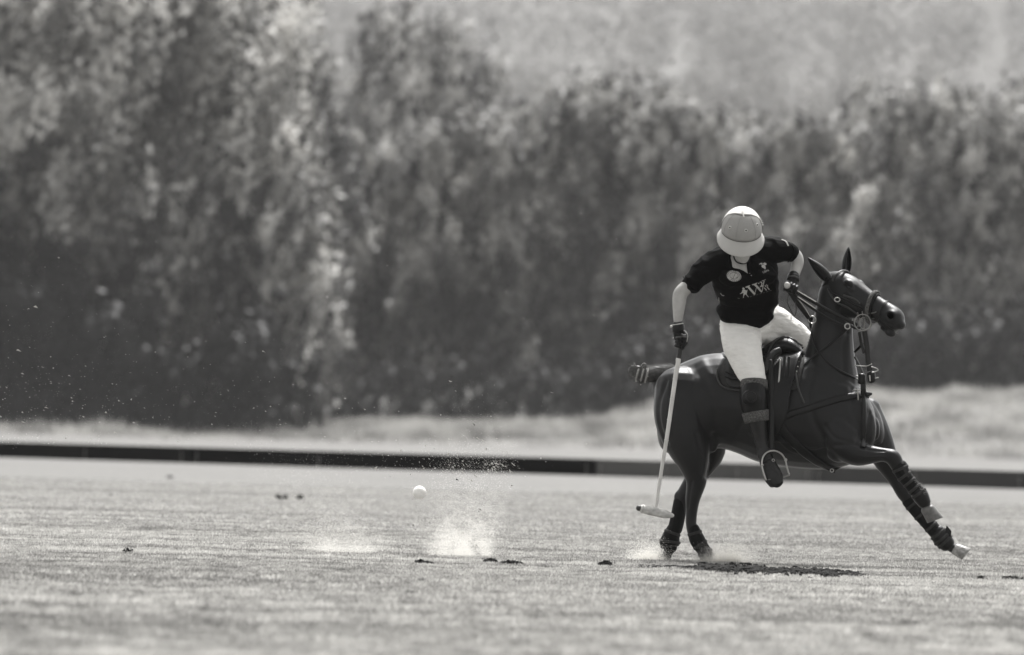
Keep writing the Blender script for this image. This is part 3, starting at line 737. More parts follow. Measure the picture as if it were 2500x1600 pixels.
for i in range(420):
    p = S(1548 + random.uniform(-8, 30), 908 + random.gauss(0, 11), 22 + random.gauss(0, 6)); e = p + (-rgt * random.uniform(-2, 24) + upv * random.gauss(1, 12)) * PX + Vector((0, random.gauss(0, 5) * PX, 0))
    w = upv * .0012
    mb.add([p - w, p + w, e], [(0, 1, 2)])
for i in range(26):
    mb.add(*blob(1552 + random.uniform(-12, 26), 898 + random.gauss(0, 5), 20 + random.gauss(0, 5), random.uniform(2.5, 5), random.uniform(2, 4), 3, random.random() * 3, 7))
th = mb.build('tail_hair', M['tailhair'], tail, False); th['kind'] = 'stuff'
for (u, v, r) in [(1556, 913, 15.5), (1568, 915, 16), (1579, 917, 17)]:
    a1 = (upv * .97 + rgt * .25).normalized(); a2 = Vector((0, 1, 0))
    MB().add(*torus3(S(u, v, 25), a1, a2, r * PX, r * PX, 2.6 * PX)).build('tail_band', M['fleece'], tail)
# hooves
def hoof(top, bot, r0, r1, m, toe, name='hoof', squash=1.0):
    top = Vector(top); bot = Vector(bot); ax = (bot - top).normalized(); tt = Vector(toe); tt = (tt - ax * tt.dot(ax)).normalized(); sv = ax.cross(tt)
    V = []; F = []; n = 18; L = (bot - top).length
    for (s, k, sh) in [(-.15, .8, 0), (0, 1, 0), (.08, 1.06, .02), (.5, 1.0 + .5 * (r1 / r0 - 1), .25), (.95, r1 / r0, .5), (1.0, r1 / r0 * .98, .5), (1.0, r1 / r0 * .7, .45)]:
        for j in range(n):
            an = 2 * math.pi * j / n; rr = r0 * k
            cx = math.cos(an); cx = cx * (1.15 if cx > 0 else .85)
            V.append(top + ax * L * s + tt * (cx * rr + sh * r0 * .8) + sv * math.sin(an) * rr * .92 * squash)
    m_ = 7
    for i in range(m_ - 1):
        for j in range(n): F.append((i * n + j, i * n + (j + 1) % n, (i + 1) * n + (j + 1) % n, (i + 1) * n + j))
    F.append(tuple(range(n))); F.append(tuple((m_ - 1) * n + j for j in range(n)))
    return MB().add(V, F).build(name, m, horse)
o = hoof(S(2330, 1341, -3), S(2354, 1360, -6), .041, .051, M['hoof_pale'], rgt * 1 + upv * .35); o['label'] = 'pale reaching fore hoof'
o = hoof(S(2262, 1242, -133), S(2274, 1274, -133), .047, .058, M['hoof_grey'], rgt * .9 + upv * .5)
o = hoof(S(1724, 1360, -42), G(1735, 1380) + Vector((0, (S(1724, 1360, -42)).y - G(1735, 1380).y, .002)), .040, .054, M['hoof_grey'], rgt)
o = hoof(S(1622, 1362, 86), G(1617, 1380) + Vector((0, (S(1622, 1362, 86)).y - G(1617, 1380).y, .002)), .040, .054, M['hoof_grey'], rgt)
# leg boots and their straps
def leg_boot(st, m, straps=(), name='leg_boot'):
    q = tube(st, 4, 16)
    mb = MB(); mb.add(*q); o = mb.build(name, m, horse)
    cs = catm(st, 8)
    for f in straps:
        i = int(f * (len(cs) - 1)); c = cs[i]; c2 = cs[min(i + 1, len(cs) - 1)]; c0 = cs[max(0, i - 1)]
        t = (S(*c2[:3]) - S(*c0[:3])).normalized(); a = t.cross(Vector((0, 1, 0))).normalized()
        MB().add(*torus3(S(*c[:3]), a, Vector((0, 1, 0)), (c[3] + .6) * PX, (c[4] + .6) * PX, 1.0 * PX, t2=3.4 * PX)).build('boot_strap', M['boot_grey'], o)
    return o
leg_boot([(1693, 1292, -42, 15, 16), (1702, 1318, -42, 19, 18), (1717, 1342, -42, 17, 17), (1728, 1362, -42, 19, 18)], M['boot_felt'], (.15, .5, .8))
leg_boot([(1646, 1290, 86, 17, 17), (1638, 1312, 86, 22, 20), (1635, 1328, 86, 25, 22), (1636, 1338, 86, 17, 16)], M['boot_felt'], (.2, .55, .85))
leg_boot([(1661, 1225, 86, 17, 16), (1655, 1262, 86, 18, 17), (1648, 1292, 86, 18, 17)], M['boot_felt'], ())
leg_boot([(2196, 1140, -136, 20, 18), (2206, 1160, -137, 18, 17), (2222, 1180, -137, 17, 17), (2236, 1197, -137, 18, 18)], M['boot_felt'], (.1, .4, .65, .95))
leg_boot([(2238, 1198, -137, 18, 18), (2248, 1212, -137, 20, 18), (2256, 1226, -136, 17, 16)], M['leather'], (.3,))
leg_boot([(2220, 1222, 2, 19, 17), (2242, 1250, 2, 18, 17), (2266, 1278, 2, 17, 16), (2284, 1298, 2, 18, 17)], M['boot_felt'], (.15, .45, .8))
leg_boot([(2288, 1300, 2, 20, 18), (2300, 1315, 1, 23, 20), (2312, 1328, 0, 20, 18)], M['leather'], (.15, .5, .85))
def flap(pts, d, m, name, parent, th=.006):
    V = [S(u, v, d) for u, v in pts]; return MB().add(V, [tuple(range(len(V)))]).build(name, m, parent, False, th)
flap([(2306, 1306), (2311, 1283), (2323, 1297), (2321, 1316)], -12, M['leather'], 'boot_tab', horse)
flap([(2208, 1140), (2222, 1160), (2214, 1172), (2198, 1148)], -152, M['boot_grey'], 'boot_tab', horse)
flap([(2250, 1270), (2246, 1284), (2262, 1290), (2266, 1276)], 14, M['leather'], 'boot_tab', horse)
# fleece edge
mb = MB()
for i in range(700):
    t = random.random(); u = 2232 + 26 * t + random.gauss(0, 3); v = 1180 + 26 * t + random.gauss(0, 3); p = S(u, v, -140 + random.gauss(0, 6)); e = p + (rgt * random.uniform(1, 9) + upv * random.gauss(2, 4)) * PX
    w = upv * .0012; mb.add([p - w, p + w, e], [(0, 1, 2)])
fz = mb.build('boot_fleece', M['fleece'], horse, False); fz['kind'] = 'stuff'

# ================================================================== SADDLE
sad = empty('saddle', S(1850, 880, 0))
tag(sad, 'dark leather polo saddle strapped on the pony with hanging stirrups', 'saddle')
sm = MB()
sm.add(*tube([(u, v, d, ri, rd) for (u, v, d, ri, rd) in [(1766, 872, 14, 10, 30), (1774, 884, 12, 24, 52), (1792, 893, 8, 22, 58), (1825, 884, 2, 20, 48), (1862, 868, -6, 20, 40), (1890, 852, -14, 24, 40), (1915, 846, -20, 24, 42), (1938, 852, -26, 24, 42), (1956, 866, -30, 16, 40)]], 4, 20, adir=(0, 0, 1)))
sm.add(*blob(1774, 884, 10, 14, 25, 48, R(25)))
sm.add(*blob(1916, 842, -20, 30, 19, 26, R(-15)))
seat = link('seat', remesh(sm, 'seat', .006, 5), M['leather'], sad)
def panel(rows, m, name, parent, off, th, nu=14, sub=6, far=False, bvh=None):
    q = catm(rows, sub); V = []; F = []; nr = len(q); ok = []
    for (v, ul, ur) in q:
        for j in range(nu):
            u = ul + (ur - ul) * j / (nu - 1)
            p, nn = hit(bvh or HB, u, v, off, far)
            V.append(p)
    # fill misses from neighbours
    last = next(x for x in V if x is not None)
    for i in range(len(V)):
        if V[i] is None:
            r, j = divmod(i, nu); q_ = q[r]; u = q_[1] + (q_[2] - q_[1]) * j / (nu - 1)
            V[i] = P(u, q_[0], last.y)
        last = V[i]
    for i in range(nr - 1):
        for j in range(nu - 1): F.append((i * nu + j, i * nu + j + 1, (i + 1) * nu + j + 1, (i + 1) * nu + j))
    o = MB().add(V, F).build(name, m, parent, True, th)
    return o
for far in (False, True):
    panel([(872, 1775, 1965), (895, 1762, 1962), (925, 1756, 1955), (945, 1762, 1948), (953, 1785, 1940)], M['boot_grey'], 'saddle_pad', sad, .008, .012, far=far)
    panel([(880, 1778, 1958), (900, 1772, 1952), (925, 1772, 1944), (940, 1776, 1935), (948, 1786, 1925)], M['leather_brown'], 'panel', sad, .026, .022, far=far)
    panel([(868, 1868, 1962), (900, 1870, 1950), (940, 1872, 1938), (985, 1868, 1926), (1020, 1868, 1918), (1048, 1874, 1908), (1058, 1882, 1900)], M['leather'], 'flap', sad, .045, .006, far=far)
SB = bvh_of(seat.data)
# pad binding
strap([(1752, 905, None), (1751, 925, None), (1762, 944, None), (1785, 953, None), (1812, 955, None)], 2.2, 'pad_binding', M['leather_mid'], sad, HB, 2.5, off=7)
strap([(1773, 915, None), (1790, 921, None), (1812, 922, None)], 1.6, 'piping', M['leather'], sad, HB, 2.5, off=17)
strap([(1772, 925, None), (1790, 932, None), (1812, 934, None)], 1.6, 'piping', M['leather'], sad, HB, 2.5, off=17)
# pommel trim
strap([(1874, 868, None), (1884, 846, None), (1900, 829, None), (1918, 824, None), (1936, 830, None), (1958, 844, None)], 2.5, 'pommel_edge', M['leather_mid'], sad, SB, 2, off=2)
strap([(1868, 905, -112), (1876, 880, -100), (1890, 862, -88), (1904, 856, -80)], 9, 'knee_roll', M['leather_brown'], sad, None, 5)
strap([(1905, 880, -100), (1904, 900, -112), (1902, 925, -122), (1899, 960, -130), (1896, 1000, -134)], 2.2, 'strap_end', M['steel'], sad, None, 1)
for (u0, u1, v0, v1) in [(1915, 1910, 870, 1010), (1926, 1922, 872, 990)]:
    strap([(u0, v0, -108), ((u0 + u1) / 2, (v0 + v1) / 2, -124), (u1, v1, -130)], 3.2, 'girth_strap', M['strap'], sad, None, 1.5)
strap([(1960, 848, None), (1950, 872, None), (1945, 905, None), (1950, 950, None), (1962, 985, None)], 2.2, 'front_lace', M['leather_mid'], sad, HB, 2, off=12)
for i in range(7):
    p, nn = hit(HB, 1962 - i * 2.4, 848 + i * 11, 10 * PX)
    if p is not None: MB().add(*core([p, p + nn * .006], [.006, .006], [.006, .006], 8)).build('stud', M['steel'], sad)
# girth and stirrups
strap([(1898, 1030, None), (1918, 1058, None), (1948, 1090, None), (1985, 1120, None), (2020, 1140, None), (2034, 1146, None)], 12, 'girth', M['strap'], sad, HB, 2.5, off=3)
strap([(2010, 1138, -80), (2031, 1149, -66), (2050, 1139, -56)], 4, 'girth_loop', M['strap'], sad, None, 3)
MB().add(*ring_px(2031, 1149, -76, 4, 1.2)).build('girth_ring', M['steel'], sad)
strap([(1880, 880, -104), (1884, 940, -128), (1884, 1010, -138), (1884, 1060, -140), (1884, 1104, -142)], 6.5, 'stirrup_leather', M['strap'], sad, None, 1.6)
def stirrup(pts, name='stirrup', dx=0):
    C = [S(*p) for p in catm(pts, 5)]
    V, F = core(C, [2.1 * PX] * len(C), [3.2 * PX] * len(C), 8)
    return MB().add(V, F).build(name, M['steel'], sad)
st1 = stirrup([(1870, 1172, -178), (1863, 1150, -176), (1860, 1132, -174), (1864, 1114, -172), (1876, 1103, -168), (1892, 1101, -160), (1908, 1109, -156), (1917, 1123, -154), (1921, 1140, -154), (1927, 1160, -154)])
tr = MB().add(*tube([(1872, 1172, -170, 2, 12), (1898, 1168, -150, 2.5, 15), (1927, 1160, -150, 2.2, 14)], 3, 10)).build('tread', M['dullsteel'], st1)
MB().add(*blob(1918, 1123, -146, 4, 4, 5)).build('hinge', M['steel'], st1); MB().add(*blob(1861, 1136, -174, 4, 3.5, 5)).build('hinge', M['steel'], st1)

# ================================================================== BRIDLE, REINS, BREASTPLATE
bri = empty('bridle', S(2060, 730, -100)); tag(bri, 'leather polo bridle with braided noseband and gag bit on the pony head', 'bridle')
def head_ring(s, top, bot, hw, w, m, name, tilt=0.0, th=.004, braid=False, part=(0, 2 * math.pi)):
    n = 44; C = []; full = abs(part[1] - part[0] - 2 * math.pi) < 1e-3
    c = (top + bot) / 2; r = (top - bot) / 2
    for i in range(n if full else n + 1):
        a = part[0] + (part[1] - part[0]) * i / n
        wob = 1 + (.03 * math.sin(a * 22) if braid else 0)
        C.append(Hh(s + tilt * math.cos(a), c + math.cos(a) * r * wob, math.sin(a) * hw * wob))
    cen = Hh(s, c)
    ref = [(x - cen).normalized() for x in C]
    V, F = core(C, [w] * len(C), [th] * len(C), 8, None, not full, ref, full)
    return MB().add(V, F).build(name, m, bri)
head_ring(.375, .056, -.160, .078, .016, M['suede'], 'braided_noseband', -.03, .009, True)
head_ring(.398, .046, -.148, .070, .006, M['leather'], 'noseband_backing', -.03, .006)
head_ring(.475, .044, -.134, .069, .0045, M['strap'], 'lower_noseband', -.015, .003)
head_ring(.055, .070, -.06, .106, .008, M['leather_mid'], 'browband', 0, .004, False, (-math.pi * .60, math.pi * .60))
head_ring(.068, .070, -.06, .107, .004, M['leather'], 'browband_piping', 0, .003, False, (-math.pi * .60, math.pi * .60))
head_ring(.0, .040, -.150, .082, .0055, M['strap'], 'crownpiece', .03, .004)
head_ring(.05, .050, -.215, .085, .004, M['strap'], 'throatlatch', .07, .004)
hs = lambda pts, w, name, m='strap', off=2.5, th=1.6: strap(pts, w, name, M[m], bri, HB, th, off)
hs([(2023, 706, None), (2035, 718, None), (2060, 730, None), (2085, 743, None), (2105, 752, None)], 3, 'cheekpiece')
hs([(2022, 706, None), (2040, 735, None), (2070, 750, None), (2095, 768, None), (2104, 775, None)], 2.6, 'cheekpiece', 'leather_mid')
hs([(2060, 722, None), (2085, 728, None), (2100, 740, None)], 2.2, 'cheekpiece', 'leather_mid')
MB().add(*ring_px(2044, 732, -118, 6.5, 1.5, .2, .8)).build('bridle_ring', M['steel'], bri)
for nm in ((2106, 788, -140, 20), (2112, 790, -128, 15)):
    MB().add(*ring_px(nm[0], nm[1], nm[2], nm[3], 1.5, .1)).build('gag_ring', M['dullsteel'], bri)
hs([(2118, 765, None), (2135, 764, None), (2140, 762, None)], 1.4, 'bit_bar', 'dullsteel')
hs([(2118, 778, None), (2135, 777, None)], 1.4, 'bit_bar', 'dullsteel')
hs([(2096, 762, None), (2100, 790, None), (2098, 812, None)], 2.2, 'bit_cheek', 'dullsteel', 6)
hs([(2108, 760, None), (2110, 790, None), (2106, 812, None)], 2.0, 'bit_cheek', 'dullsteel', 6)
MB().add(*ring_px(2069, 797, -138, 6.5, 1.5)).build('rein_ring', M['steel'], bri)
hs([(2076, 796, -138), (2090, 802, -138), (2100, 800, -136)], 3, 'rein_link')
# reins
rein = lambda pts, w=2.6, name='rein', m='strap': strap(pts, w, name, M[m], bri, HB, 1.3, 2.5)
rein([(1930, 704, -158), (1958, 722, -150), (1994, 742, -135), (2035, 765, -128), (2070, 782, -132), (2092, 794, -138)], 4.0)
rein([(1928, 706, -156), (1952, 730, -146), (1990, 758, -128), (2030, 782, -118), (2062, 796, -134)], 3.2)
rein([(1926, 710, -150), (1948, 742, -130), (1970, 770, -100), (1982, 782, -85)], 5.5)
rein([(1931, 701, -162), (1958, 717, -154), (1992, 737, -140)], 1.0, 'rein_edge', 'stitch')
rein([(1948, 725, -152), (1972, 741, -142), (1990, 753, -134)], 1.0, 'rein_edge', 'stitch')
rein([(1947, 728, -145), (1965, 752, -122), (1979, 775, -98)], .7, 'rein_edge', 'stitch')
rein([(1928, 714, -140), (1922, 735, -130), (1928, 752, -120), (1940, 772, -110), (1944, 750, -130), (1936, 722, -140)], 1.2, 'rein_end', 'leather_mid')
MB().add(*ring_px(1983, 781, -95, 9, 1.4, .3, 1.0)).build('rein_ring', M['steel'], bri)
rein([(1976, 778, -96), (1980, 800, None), (1990, 838, None), (2002, 862, None), (2020, 885, None), (2048, 905, None), (2080, 921, None), (2094, 926, -90)], 2.8, 'draw_rein')
rein([(2068, 803, -138), (2048, 822, None), (2015, 850, None), (1985, 874, None), (1950, 902, None), (1918, 931, None)], 3.4, 'draw_rein')
bp = empty('breastplate', S(2100, 960, -110)); tag(bp, 'dark leather breast collar and standing martingale across the pony chest', 'breastplate')
bs = lambda pts, w, name, m='strap', off=2.5, th=1.8: strap(pts, w, name, M[m], bp, HB, th, off)
bs([(1905, 1022, None), (1935, 1010, None), (1968, 1000, None), (2010, 985, None), (2050, 974, None), (2090, 966, None), (2108, 964, None), (2122, 966, None)], 8.5, 'breast_collar')
bs([(2110, 806, -125), (2116, 840, -122), (2120, 880, -122), (2124, 905, -124)], 6.5, 'martingale', 'leather_brown')
bs([(2098, 812, -120), (2103, 838, -115), (2110, 862, -118)], 4, 'martingale_fork', 'leather_brown')
bs([(2108, 838, -112), (2095, 852, -100), (2087, 860, -85)], 3.4, 'neck_strap')
bs([(2087, 872, -92), (2098, 892, -104), (2108, 914, -116)], 2.8, 'neck_strap', 'leather_mid')
bs([(2107, 930, -122), (2108, 970, -128), (2109, 1020, None), (2108, 1060, None), (2106, 1092, None)], 6.5, 'martingale')
bb = MB(); bb.add(*tube([(2104, 917, -122, 9, 6), (2104, 934, -122, 10, 6)], 2, 8)); bb.build('keeper', M['leather'], bp)
bb = MB(); bb.add(*tube([(2127, 912, -122, 10, 6), (2129, 930, -122, 10, 6)], 2, 8)); bb.build('keeper', M['leather'], bp)
bb = MB(); bb.add(*tube([(2116, 963, -128, 7, 6), (2126, 962, -124, 4, 4)], 2, 8)); bb.build('keeper', M['leather'], bp)
def wire(pts, r, name, m, parent):
    C = [S(*p) for p in catm(pts, 4)]; V, F = core(C, [r * PX] * len(C), [r * PX] * len(C), 6); return MB().add(V, F).build(name, m, parent)
wire([(2087, 892, -118), (2100, 894, -125), (2116, 894, -130), (2128, 889, -132)], 1.2, 'buckle_wire', M['steel'], bp)
wire([(2128, 896, -130), (2138, 899, -128), (2144, 904, -126), (2136, 908, -126), (2129, 910, -128)], 1.3, 'buckle_wire', M['steel'], bp)
wire([(2090, 917, -118), (2100, 920, -124), (2108, 922, -126)], 1.1, 'buckle_wire', M['steel'], bp)
wire([(2090, 924, -118), (2098, 927, -124), (2104, 925, -126)], 1.1, 'buckle_wire', M['steel'], bp)
wire([(2123, 918, -131), (2124, 930, -131)], 2.0, 'buckle_tongue', M['steel'], bp)
wire([(2082, 954, -122), (2092, 952, -130), (2100, 954, -132)], 1.4, 'buckle', M['steel'], bp)
wire([(2088, 960, -130), (2101, 953, -133)], 1.4, 'buckle', M['steel'], bp)
wire([(2094, 955, -133), (2095, 976, -131)], 1.7, 'buckle', M['steel'], bp)
wire([(2137, 924, -128), (2144, 922, -128)], 1.3, 'buckle_wire', M['steel'], bp)

# ================================================================== RIDER
rider = empty('person', S(1840, 868, -10))
tag(rider, 'polo rider in white helmet, black shirt and white breeches leaning down to swing the mallet', 'person')
rm = MB()
rm.add(*tube([(1826, 800, -24, 42, 30), (1826, 770, -38, 50, 34), (1828, 730, -62, 56, 40), (1824, 690, -92, 66, 44), (1818, 655, -115, 62, 44), (1814, 628, -132, 36, 32), (1812, 612, -148, 17, 18), (1812, 598, -162, 16, 17), (1812, 585, -172, 20, 24)], 4, 20))
rm.add(*tube([(1790, 640, -128, 28, 28), (1745, 650, -138, 24, 24), (1708, 672, -146, 18, 18), (1684, 695, -151, 17, 17), (1662, 716, -156, 17.5, 17), (1658, 740, -160, 16.5, 16), (1656, 768, -164, 13, 13), (1655, 792, -166, 10, 10), (1657, 812, -166, 12, 8)], 4, 14))
rm.add(*blob(1657, 716, -152, 13, 12, 12))
rm.add(*tube([(1845, 625, -122, 30, 28), (1888, 612, -115, 23, 23), (1918, 614, -106, 18.5, 18), (1939, 622, -100, 17, 17), (1947, 639, -102, 16, 16), (1943, 660, -112, 13.5, 13), (1938, 678, -125, 11, 11), (1934, 696, -138, 11, 9)], 4, 14))
# head with nose, chin and ears beneath the helmet
rm.add(*blob(1812, 578, -186, 30, 34, 36, 0)); rm.add(*tube([(1812, 590, -200, 24, 26), (1813, 612, -200, 22, 24), (1815, 630, -192, 15, 17), (1816, 638, -186, 9, 10)], 4, 14))
rm.add(*blob(1813, 607, -214, 4, 7, 5)); rm.add(*blob(1815, 624, -212, 8, 3, 5)); rm.add(*blob(1815, 619, -213, 8, 2.5, 5))
rm.add(*blob(1788, 600, -180, 3, 8, 6)); rm.add(*blob(1837, 600, -180, 3, 8, 6))
# legs
rm.add(*tube([(1814, 806, -40, 32, 28), (1816, 845, -78, 34, 32), (1828, 890, -108, 31, 32), (1838, 930, -124, 25, 26), (1841, 965, -132, 24, 26), (1846, 1010, -134, 20, 22), (1852, 1045, -136, 17, 19), (1860, 1090, -140, 11, 12), (1864, 1112, -144, 12, 13), (1880, 1145, -152, 14, 13), (1893, 1172, -160, 14, 10)], 4, 14))
rm.add(*tube([(1860, 800, 0, 28, 24), (1890, 796, 16, 28, 26), (1925, 812, 52, 26, 26), (1956, 832, 86, 22, 23), (1966, 852, 102, 20, 21), (1958, 905, 118, 20, 22), (1950, 970, 124, 18, 18), (1942, 1030, 124, 11, 12), (1950, 1060, 118, 14, 12), (1966, 1078, 108, 13, 11)], 4, 14))
person_me = remesh(rm, 'person_body', .006, 5)
pbody = link('body', person_me, M['skin'], rider)
for sgn in (-1, 1):
    MB().add(*blob(1813 + sgn * 9, 602, -219, 4, 3, 3)).build('eye', M['eye'], rider)
# shirt
def fold_fn(amp, f, st=(1, 1, 1)):
    def g(p):
        q = Vector((p.x * st[0], p.y * st[1], p.z * st[2])) * f
        return amp * (1 - 2 * abs(noise.noise(q))) + amp * .5 * noise.noise(q * 2.3)
    return g
tm = MB()
tm.add(*tube([(1822, 755, -60, 66, 54), (1825, 742, -60, 68, 54), (1826, 720, -70, 73, 55), (1822, 690, -95, 79, 57), (1816, 660, -115, 80, 56), (1812, 635, -130, 66, 50), (1812, 615, -140, 44, 40), (1812, 600, -148, 27, 28)], 4, 26))
tm.add(*blob(1822, 772, -60, 66, 23, 52, R(0)))
tm.add(*blob(1868, 748, -58, 38, 22, 48, R(42)))
tm.add(*blob(1775, 762, -50, 26, 20, 44, R(-35)))
tm.add(*tube([(1785, 632, -128, 36, 38), (1752, 643, -134, 35, 34), (1722, 660, -142, 30, 29), (1702, 679, -148, 25, 25), (1689, 694, -151, 23, 23)], 4, 18))
tm.add(*tube([(1840, 622, -126, 36, 38), (1872, 612, -118, 34, 34), (1898, 611, -112, 30, 29), (1918, 615, -106, 25, 25), (1931, 619, -102, 22, 22)], 4, 18))
tm.add(*blob(1790, 675, -150, 34, 26, 22)); tm.add(*blob(1860, 672, -148, 34, 26, 22))
shirt_me = remesh(tm, 'shirt', .006, 6, .5, fold_fn(.0075, 8, (1.2, 1, 2.0)))
shirt = link('shirt', shirt_me, M['shirt'], rider)
TB = bvh_of(shirt_me)
# neck opening: collar, placket and pale inner lining
def surf_poly(pts, m, name, parent, bvh, off=.002, sub=3, th=.0):
    V = []
    bm = bmesh.new(); vs = [bm.verts.new((p[0], p[1], 0)) for p in pts]
    f = bm.faces.new(vs); bmesh.ops.triangulate(bm, faces=[f])
    for _ in range(sub):
        es = [e for e in bm.edges if e.calc_length() > 2.5]
        if es: bmesh.ops.subdivide_edges(bm, edges=es, cuts=1); bmesh.ops.triangulate(bm, faces=bm.faces[:])
    for v in bm.verts:
        p, nn = hit(bvh, v.co.x, v.co.y, off)
        v.co = p if p is not None else S(v.co.x, v.co.y, -150)
    me = bpy.data.meshes.new(name); bm.to_mesh(me); bm.free()
    return link(name, me, m, parent, th)
surf_poly([(1784, 616), (1788, 648), (1790, 655), (1806, 657), (1815, 661), (1826, 668), (1824, 650), (1823, 616)], M['skin'], 'neck_opening', rider, TB, .003)
surf_poly([(1783, 624), (1787, 640), (1789, 654), (1804, 656), (1812, 659), (1797, 645)], M['print'], 'collar_lining', rider, TB, .006)
strap([(1779, 618, None), (1782, 636, None), (1788, 656, None), (1806, 660, None)], 3.2, 'collar', M['shirt'], rider, TB, 2, off=3)
strap([(1830, 618, None), (1827, 642, None), (1829, 664, None)], 4.5, 'collar', M['shirt'], rider, TB, 2, off=3)
strap([(1827, 662, None), (1831, 672, None), (1835, 684, None)], 1.8, 'placket', M['shirt'], rider, TB, 1.2, off=2)
for (u, v) in ((1829.5, 666), (1833.5, 673)):
    p, nn = hit(TB, u, v, .005); MB().add(*core([p, p + nn * .002], [.004] * 2, [.004] * 2, 8)).build('button', M['print'], rider)
for (pts, w) in [([(1668, 676), (1678, 691), (1693, 705), (1703, 711)], 1.5), ([(1933, 600), (1938, 612), (1934, 626), (1924, 640)], 1.5)]:
    strap([(a, b, None) for a, b in pts], w, 'sleeve_hem', M['shirt'], rider, TB, 1.5, off=.8)
# printed marks on the shirt
def up(x, y): return (1720 + x / 11.0, 640 + y / 11.0)
pr = []
def poly(pts, m='print'): pr.append(([up(*p) for p in pts], m))
poly([(1100, 660), (1215, 618), (1228, 628), (1200, 650), (1370, 850), (1330, 880), (1150, 680), (1105, 690)])
poly([(1330, 878), (1345, 868), (1400, 680), (1385, 690)])
poly([(1270, 598), (1415, 548), (1422, 560), (1392, 585), (1550, 790), (1520, 815), (1330, 620), (1280, 612)])
poly([(1525, 812), (1548, 790), (1615, 500), (1590, 500)])
poly([(1535, 505), (1640, 462), (1645, 472), (1545, 515)])
poly([(1590, 620), (1745, 745)][:0] or [(1612, 620), (1632, 612), (1660, 655), (1642, 668)])
poly([(1590, 690), (1612, 680), (1668, 752), (1645, 768)])
poly([(1650, 600), (1668, 592), (1705, 645), (1685, 655)])
poly([(1660, 668), (1685, 658), (1745, 735), (1720, 750)])
poly([(1440, 560), (1462, 552), (1476, 570), (1460, 585), (1442, 578)])
poly([(1480, 535), (1510, 522), (1545, 535), (1560, 575), (1545, 615), (1500, 655), (1585, 625), (1590, 638), (1490, 672), (1488, 655), (1525, 605), (1530, 570), (1512, 542), (1485, 550)])
# walking figure
poly([(1015, 700), (1040, 680), (1072, 695), (1078, 720), (1050, 738), (1020, 730)])
poly([(1020, 740), (1075, 735), (1105, 755), (1130, 765), (1140, 745), (1152, 742), (1145, 775), (1120, 785), (1090, 770), (1095, 820), (1130, 860), (1090, 865), (1080, 880), (1040, 880), (1050, 830), (1035, 790), (1022, 815), (985, 835), (990, 850), (970, 850), (985, 822), (1005, 800)])
poly([(1045, 878), (1075, 872), (1055, 925), (1045, 960), (1030, 958), (1040, 920)])
poly([(1100, 862), (1125, 856), (1155, 895), (1185, 935), (1172, 942), (1140, 905)])
poly([(950, 842), (1030, 815), (1035, 830), (960, 855)])
poly([(890, 955), (945, 965), (945, 980), (890, 972)], 'printdim')
for k in range(7): poly([(1210 + k * 88, 928 - k * 26), (1262 + k * 88, 912 - k * 26), (1264 + k * 88, 920 - k * 26), (1212 + k * 88, 936 - k * 26)], 'printdim')
# crest figure and lettering (right chest)
for pts in ([(1480, 40), (1520, 25), (1560, 40), (1540, 55), (1500, 60), (1455, 80)], [(1560, 50), (1600, 20), (1655, 40), (1660, 80), (1630, 95), (1590, 80)],
            [(1530, 90), (1580, 80), (1620, 100), (1640, 150), (1610, 185), (1560, 160), (1525, 130)], [(1600, 150), (1640, 160), (1630, 200), (1612, 200)], [(1500, 55), (1560, 60), (1540, 85)]):
    poly(pts)
pmesh = {}
for k, (pts, m) in enumerate(pr):
    if len(pts) < 3: continue
    surf_poly(pts, M[m], 'shirt_print', shirt, TB, .003, 3)
def text_on(txt, u, v, size, ang, name, m, parent, bvh):
    cu = bpy.data.curves.new('t', 'FONT'); cu.body = txt; cu.size = 1; cu.align_x = 'CENTER'; cu.align_y = 'CENTER'
    o = bpy.data.objects.new('t', cu); COL.objects.link(o)
    me = bpy.data.meshes.new_from_object(o.evaluated_get(bpy.context.evaluated_depsgraph_get())); bpy.data.objects.remove(o)
    ca, sa = math.cos(ang), math.sin(ang)
    for vv in me.vertices:
        x, y = vv.co.x * size, vv.co.y * size
        uu, vq = u + x * ca + y * sa * 1.0 * 0 - y * sa * -1 * 0 + y * math.sin(ang) * 0, v
        uu = u + x * ca - y * sa; vq = v - (x * sa + y * ca)
        p, nn = hit(bvh, uu, vq, .0035); vv.co = p if p is not None else S(uu, vq, -150)
    return link(name, me, m, parent)
text_on('USPA', 1869.5, 663.3, 7.0, R(20), 'crest_lettering', M['print'], shirt, TB)
# round badge (left chest)
def ell(cx, cy, a, b, n=28, rot=-.25, a0=0, a1=2 * math.pi): return [(cx + a * math.cos(t) * math.cos(rot) - b * math.sin(t) * math.sin(rot), cy - a * math.cos(t) * math.sin(rot) * -1 * 1 + b * math.sin(t) * math.cos(rot)) for t in [a0 + (a1 - a0) * i / n for i in range(n)]]
bc = up(793, 372)
badge = surf_poly(ell(bc[0], bc[1], 17.8, 13.6, rot=.18), M['print'], 'round_badge', shirt, TB, .003, 4)
def ring_on(cx, cy, a, b, w, name, m, n=36, rot=.18):
    pts = ell(cx, cy, a, b, n, rot); 
    return strap([(p[0], p[1], None) for p in pts + pts[:1]], w, name, m, badge, TB, .4, off=1.8, sub=2)
ring_on(bc[0], bc[1], 9.8, 7.6, .55, 'badge_ring', M['seam']); 
for k in range(22):
    if 8 <= k <= 9: continue
    t = 2 * math.pi * k / 22; cx = bc[0] + 13.9 * math.cos(t); cy = bc[1] + 10.6 * math.sin(t) + 2.2 * math.cos(t)
    ex = bc[0] + 16.0 * math.cos(t + .08); ey = bc[1] + 12.3 * math.sin(t + .08) + 2.4 * math.cos(t)
    strap([(cx, cy, None), (ex, ey, None)], .75, 'badge_mark', M['seam'], badge, TB, .4, off=1.8, sub=2)
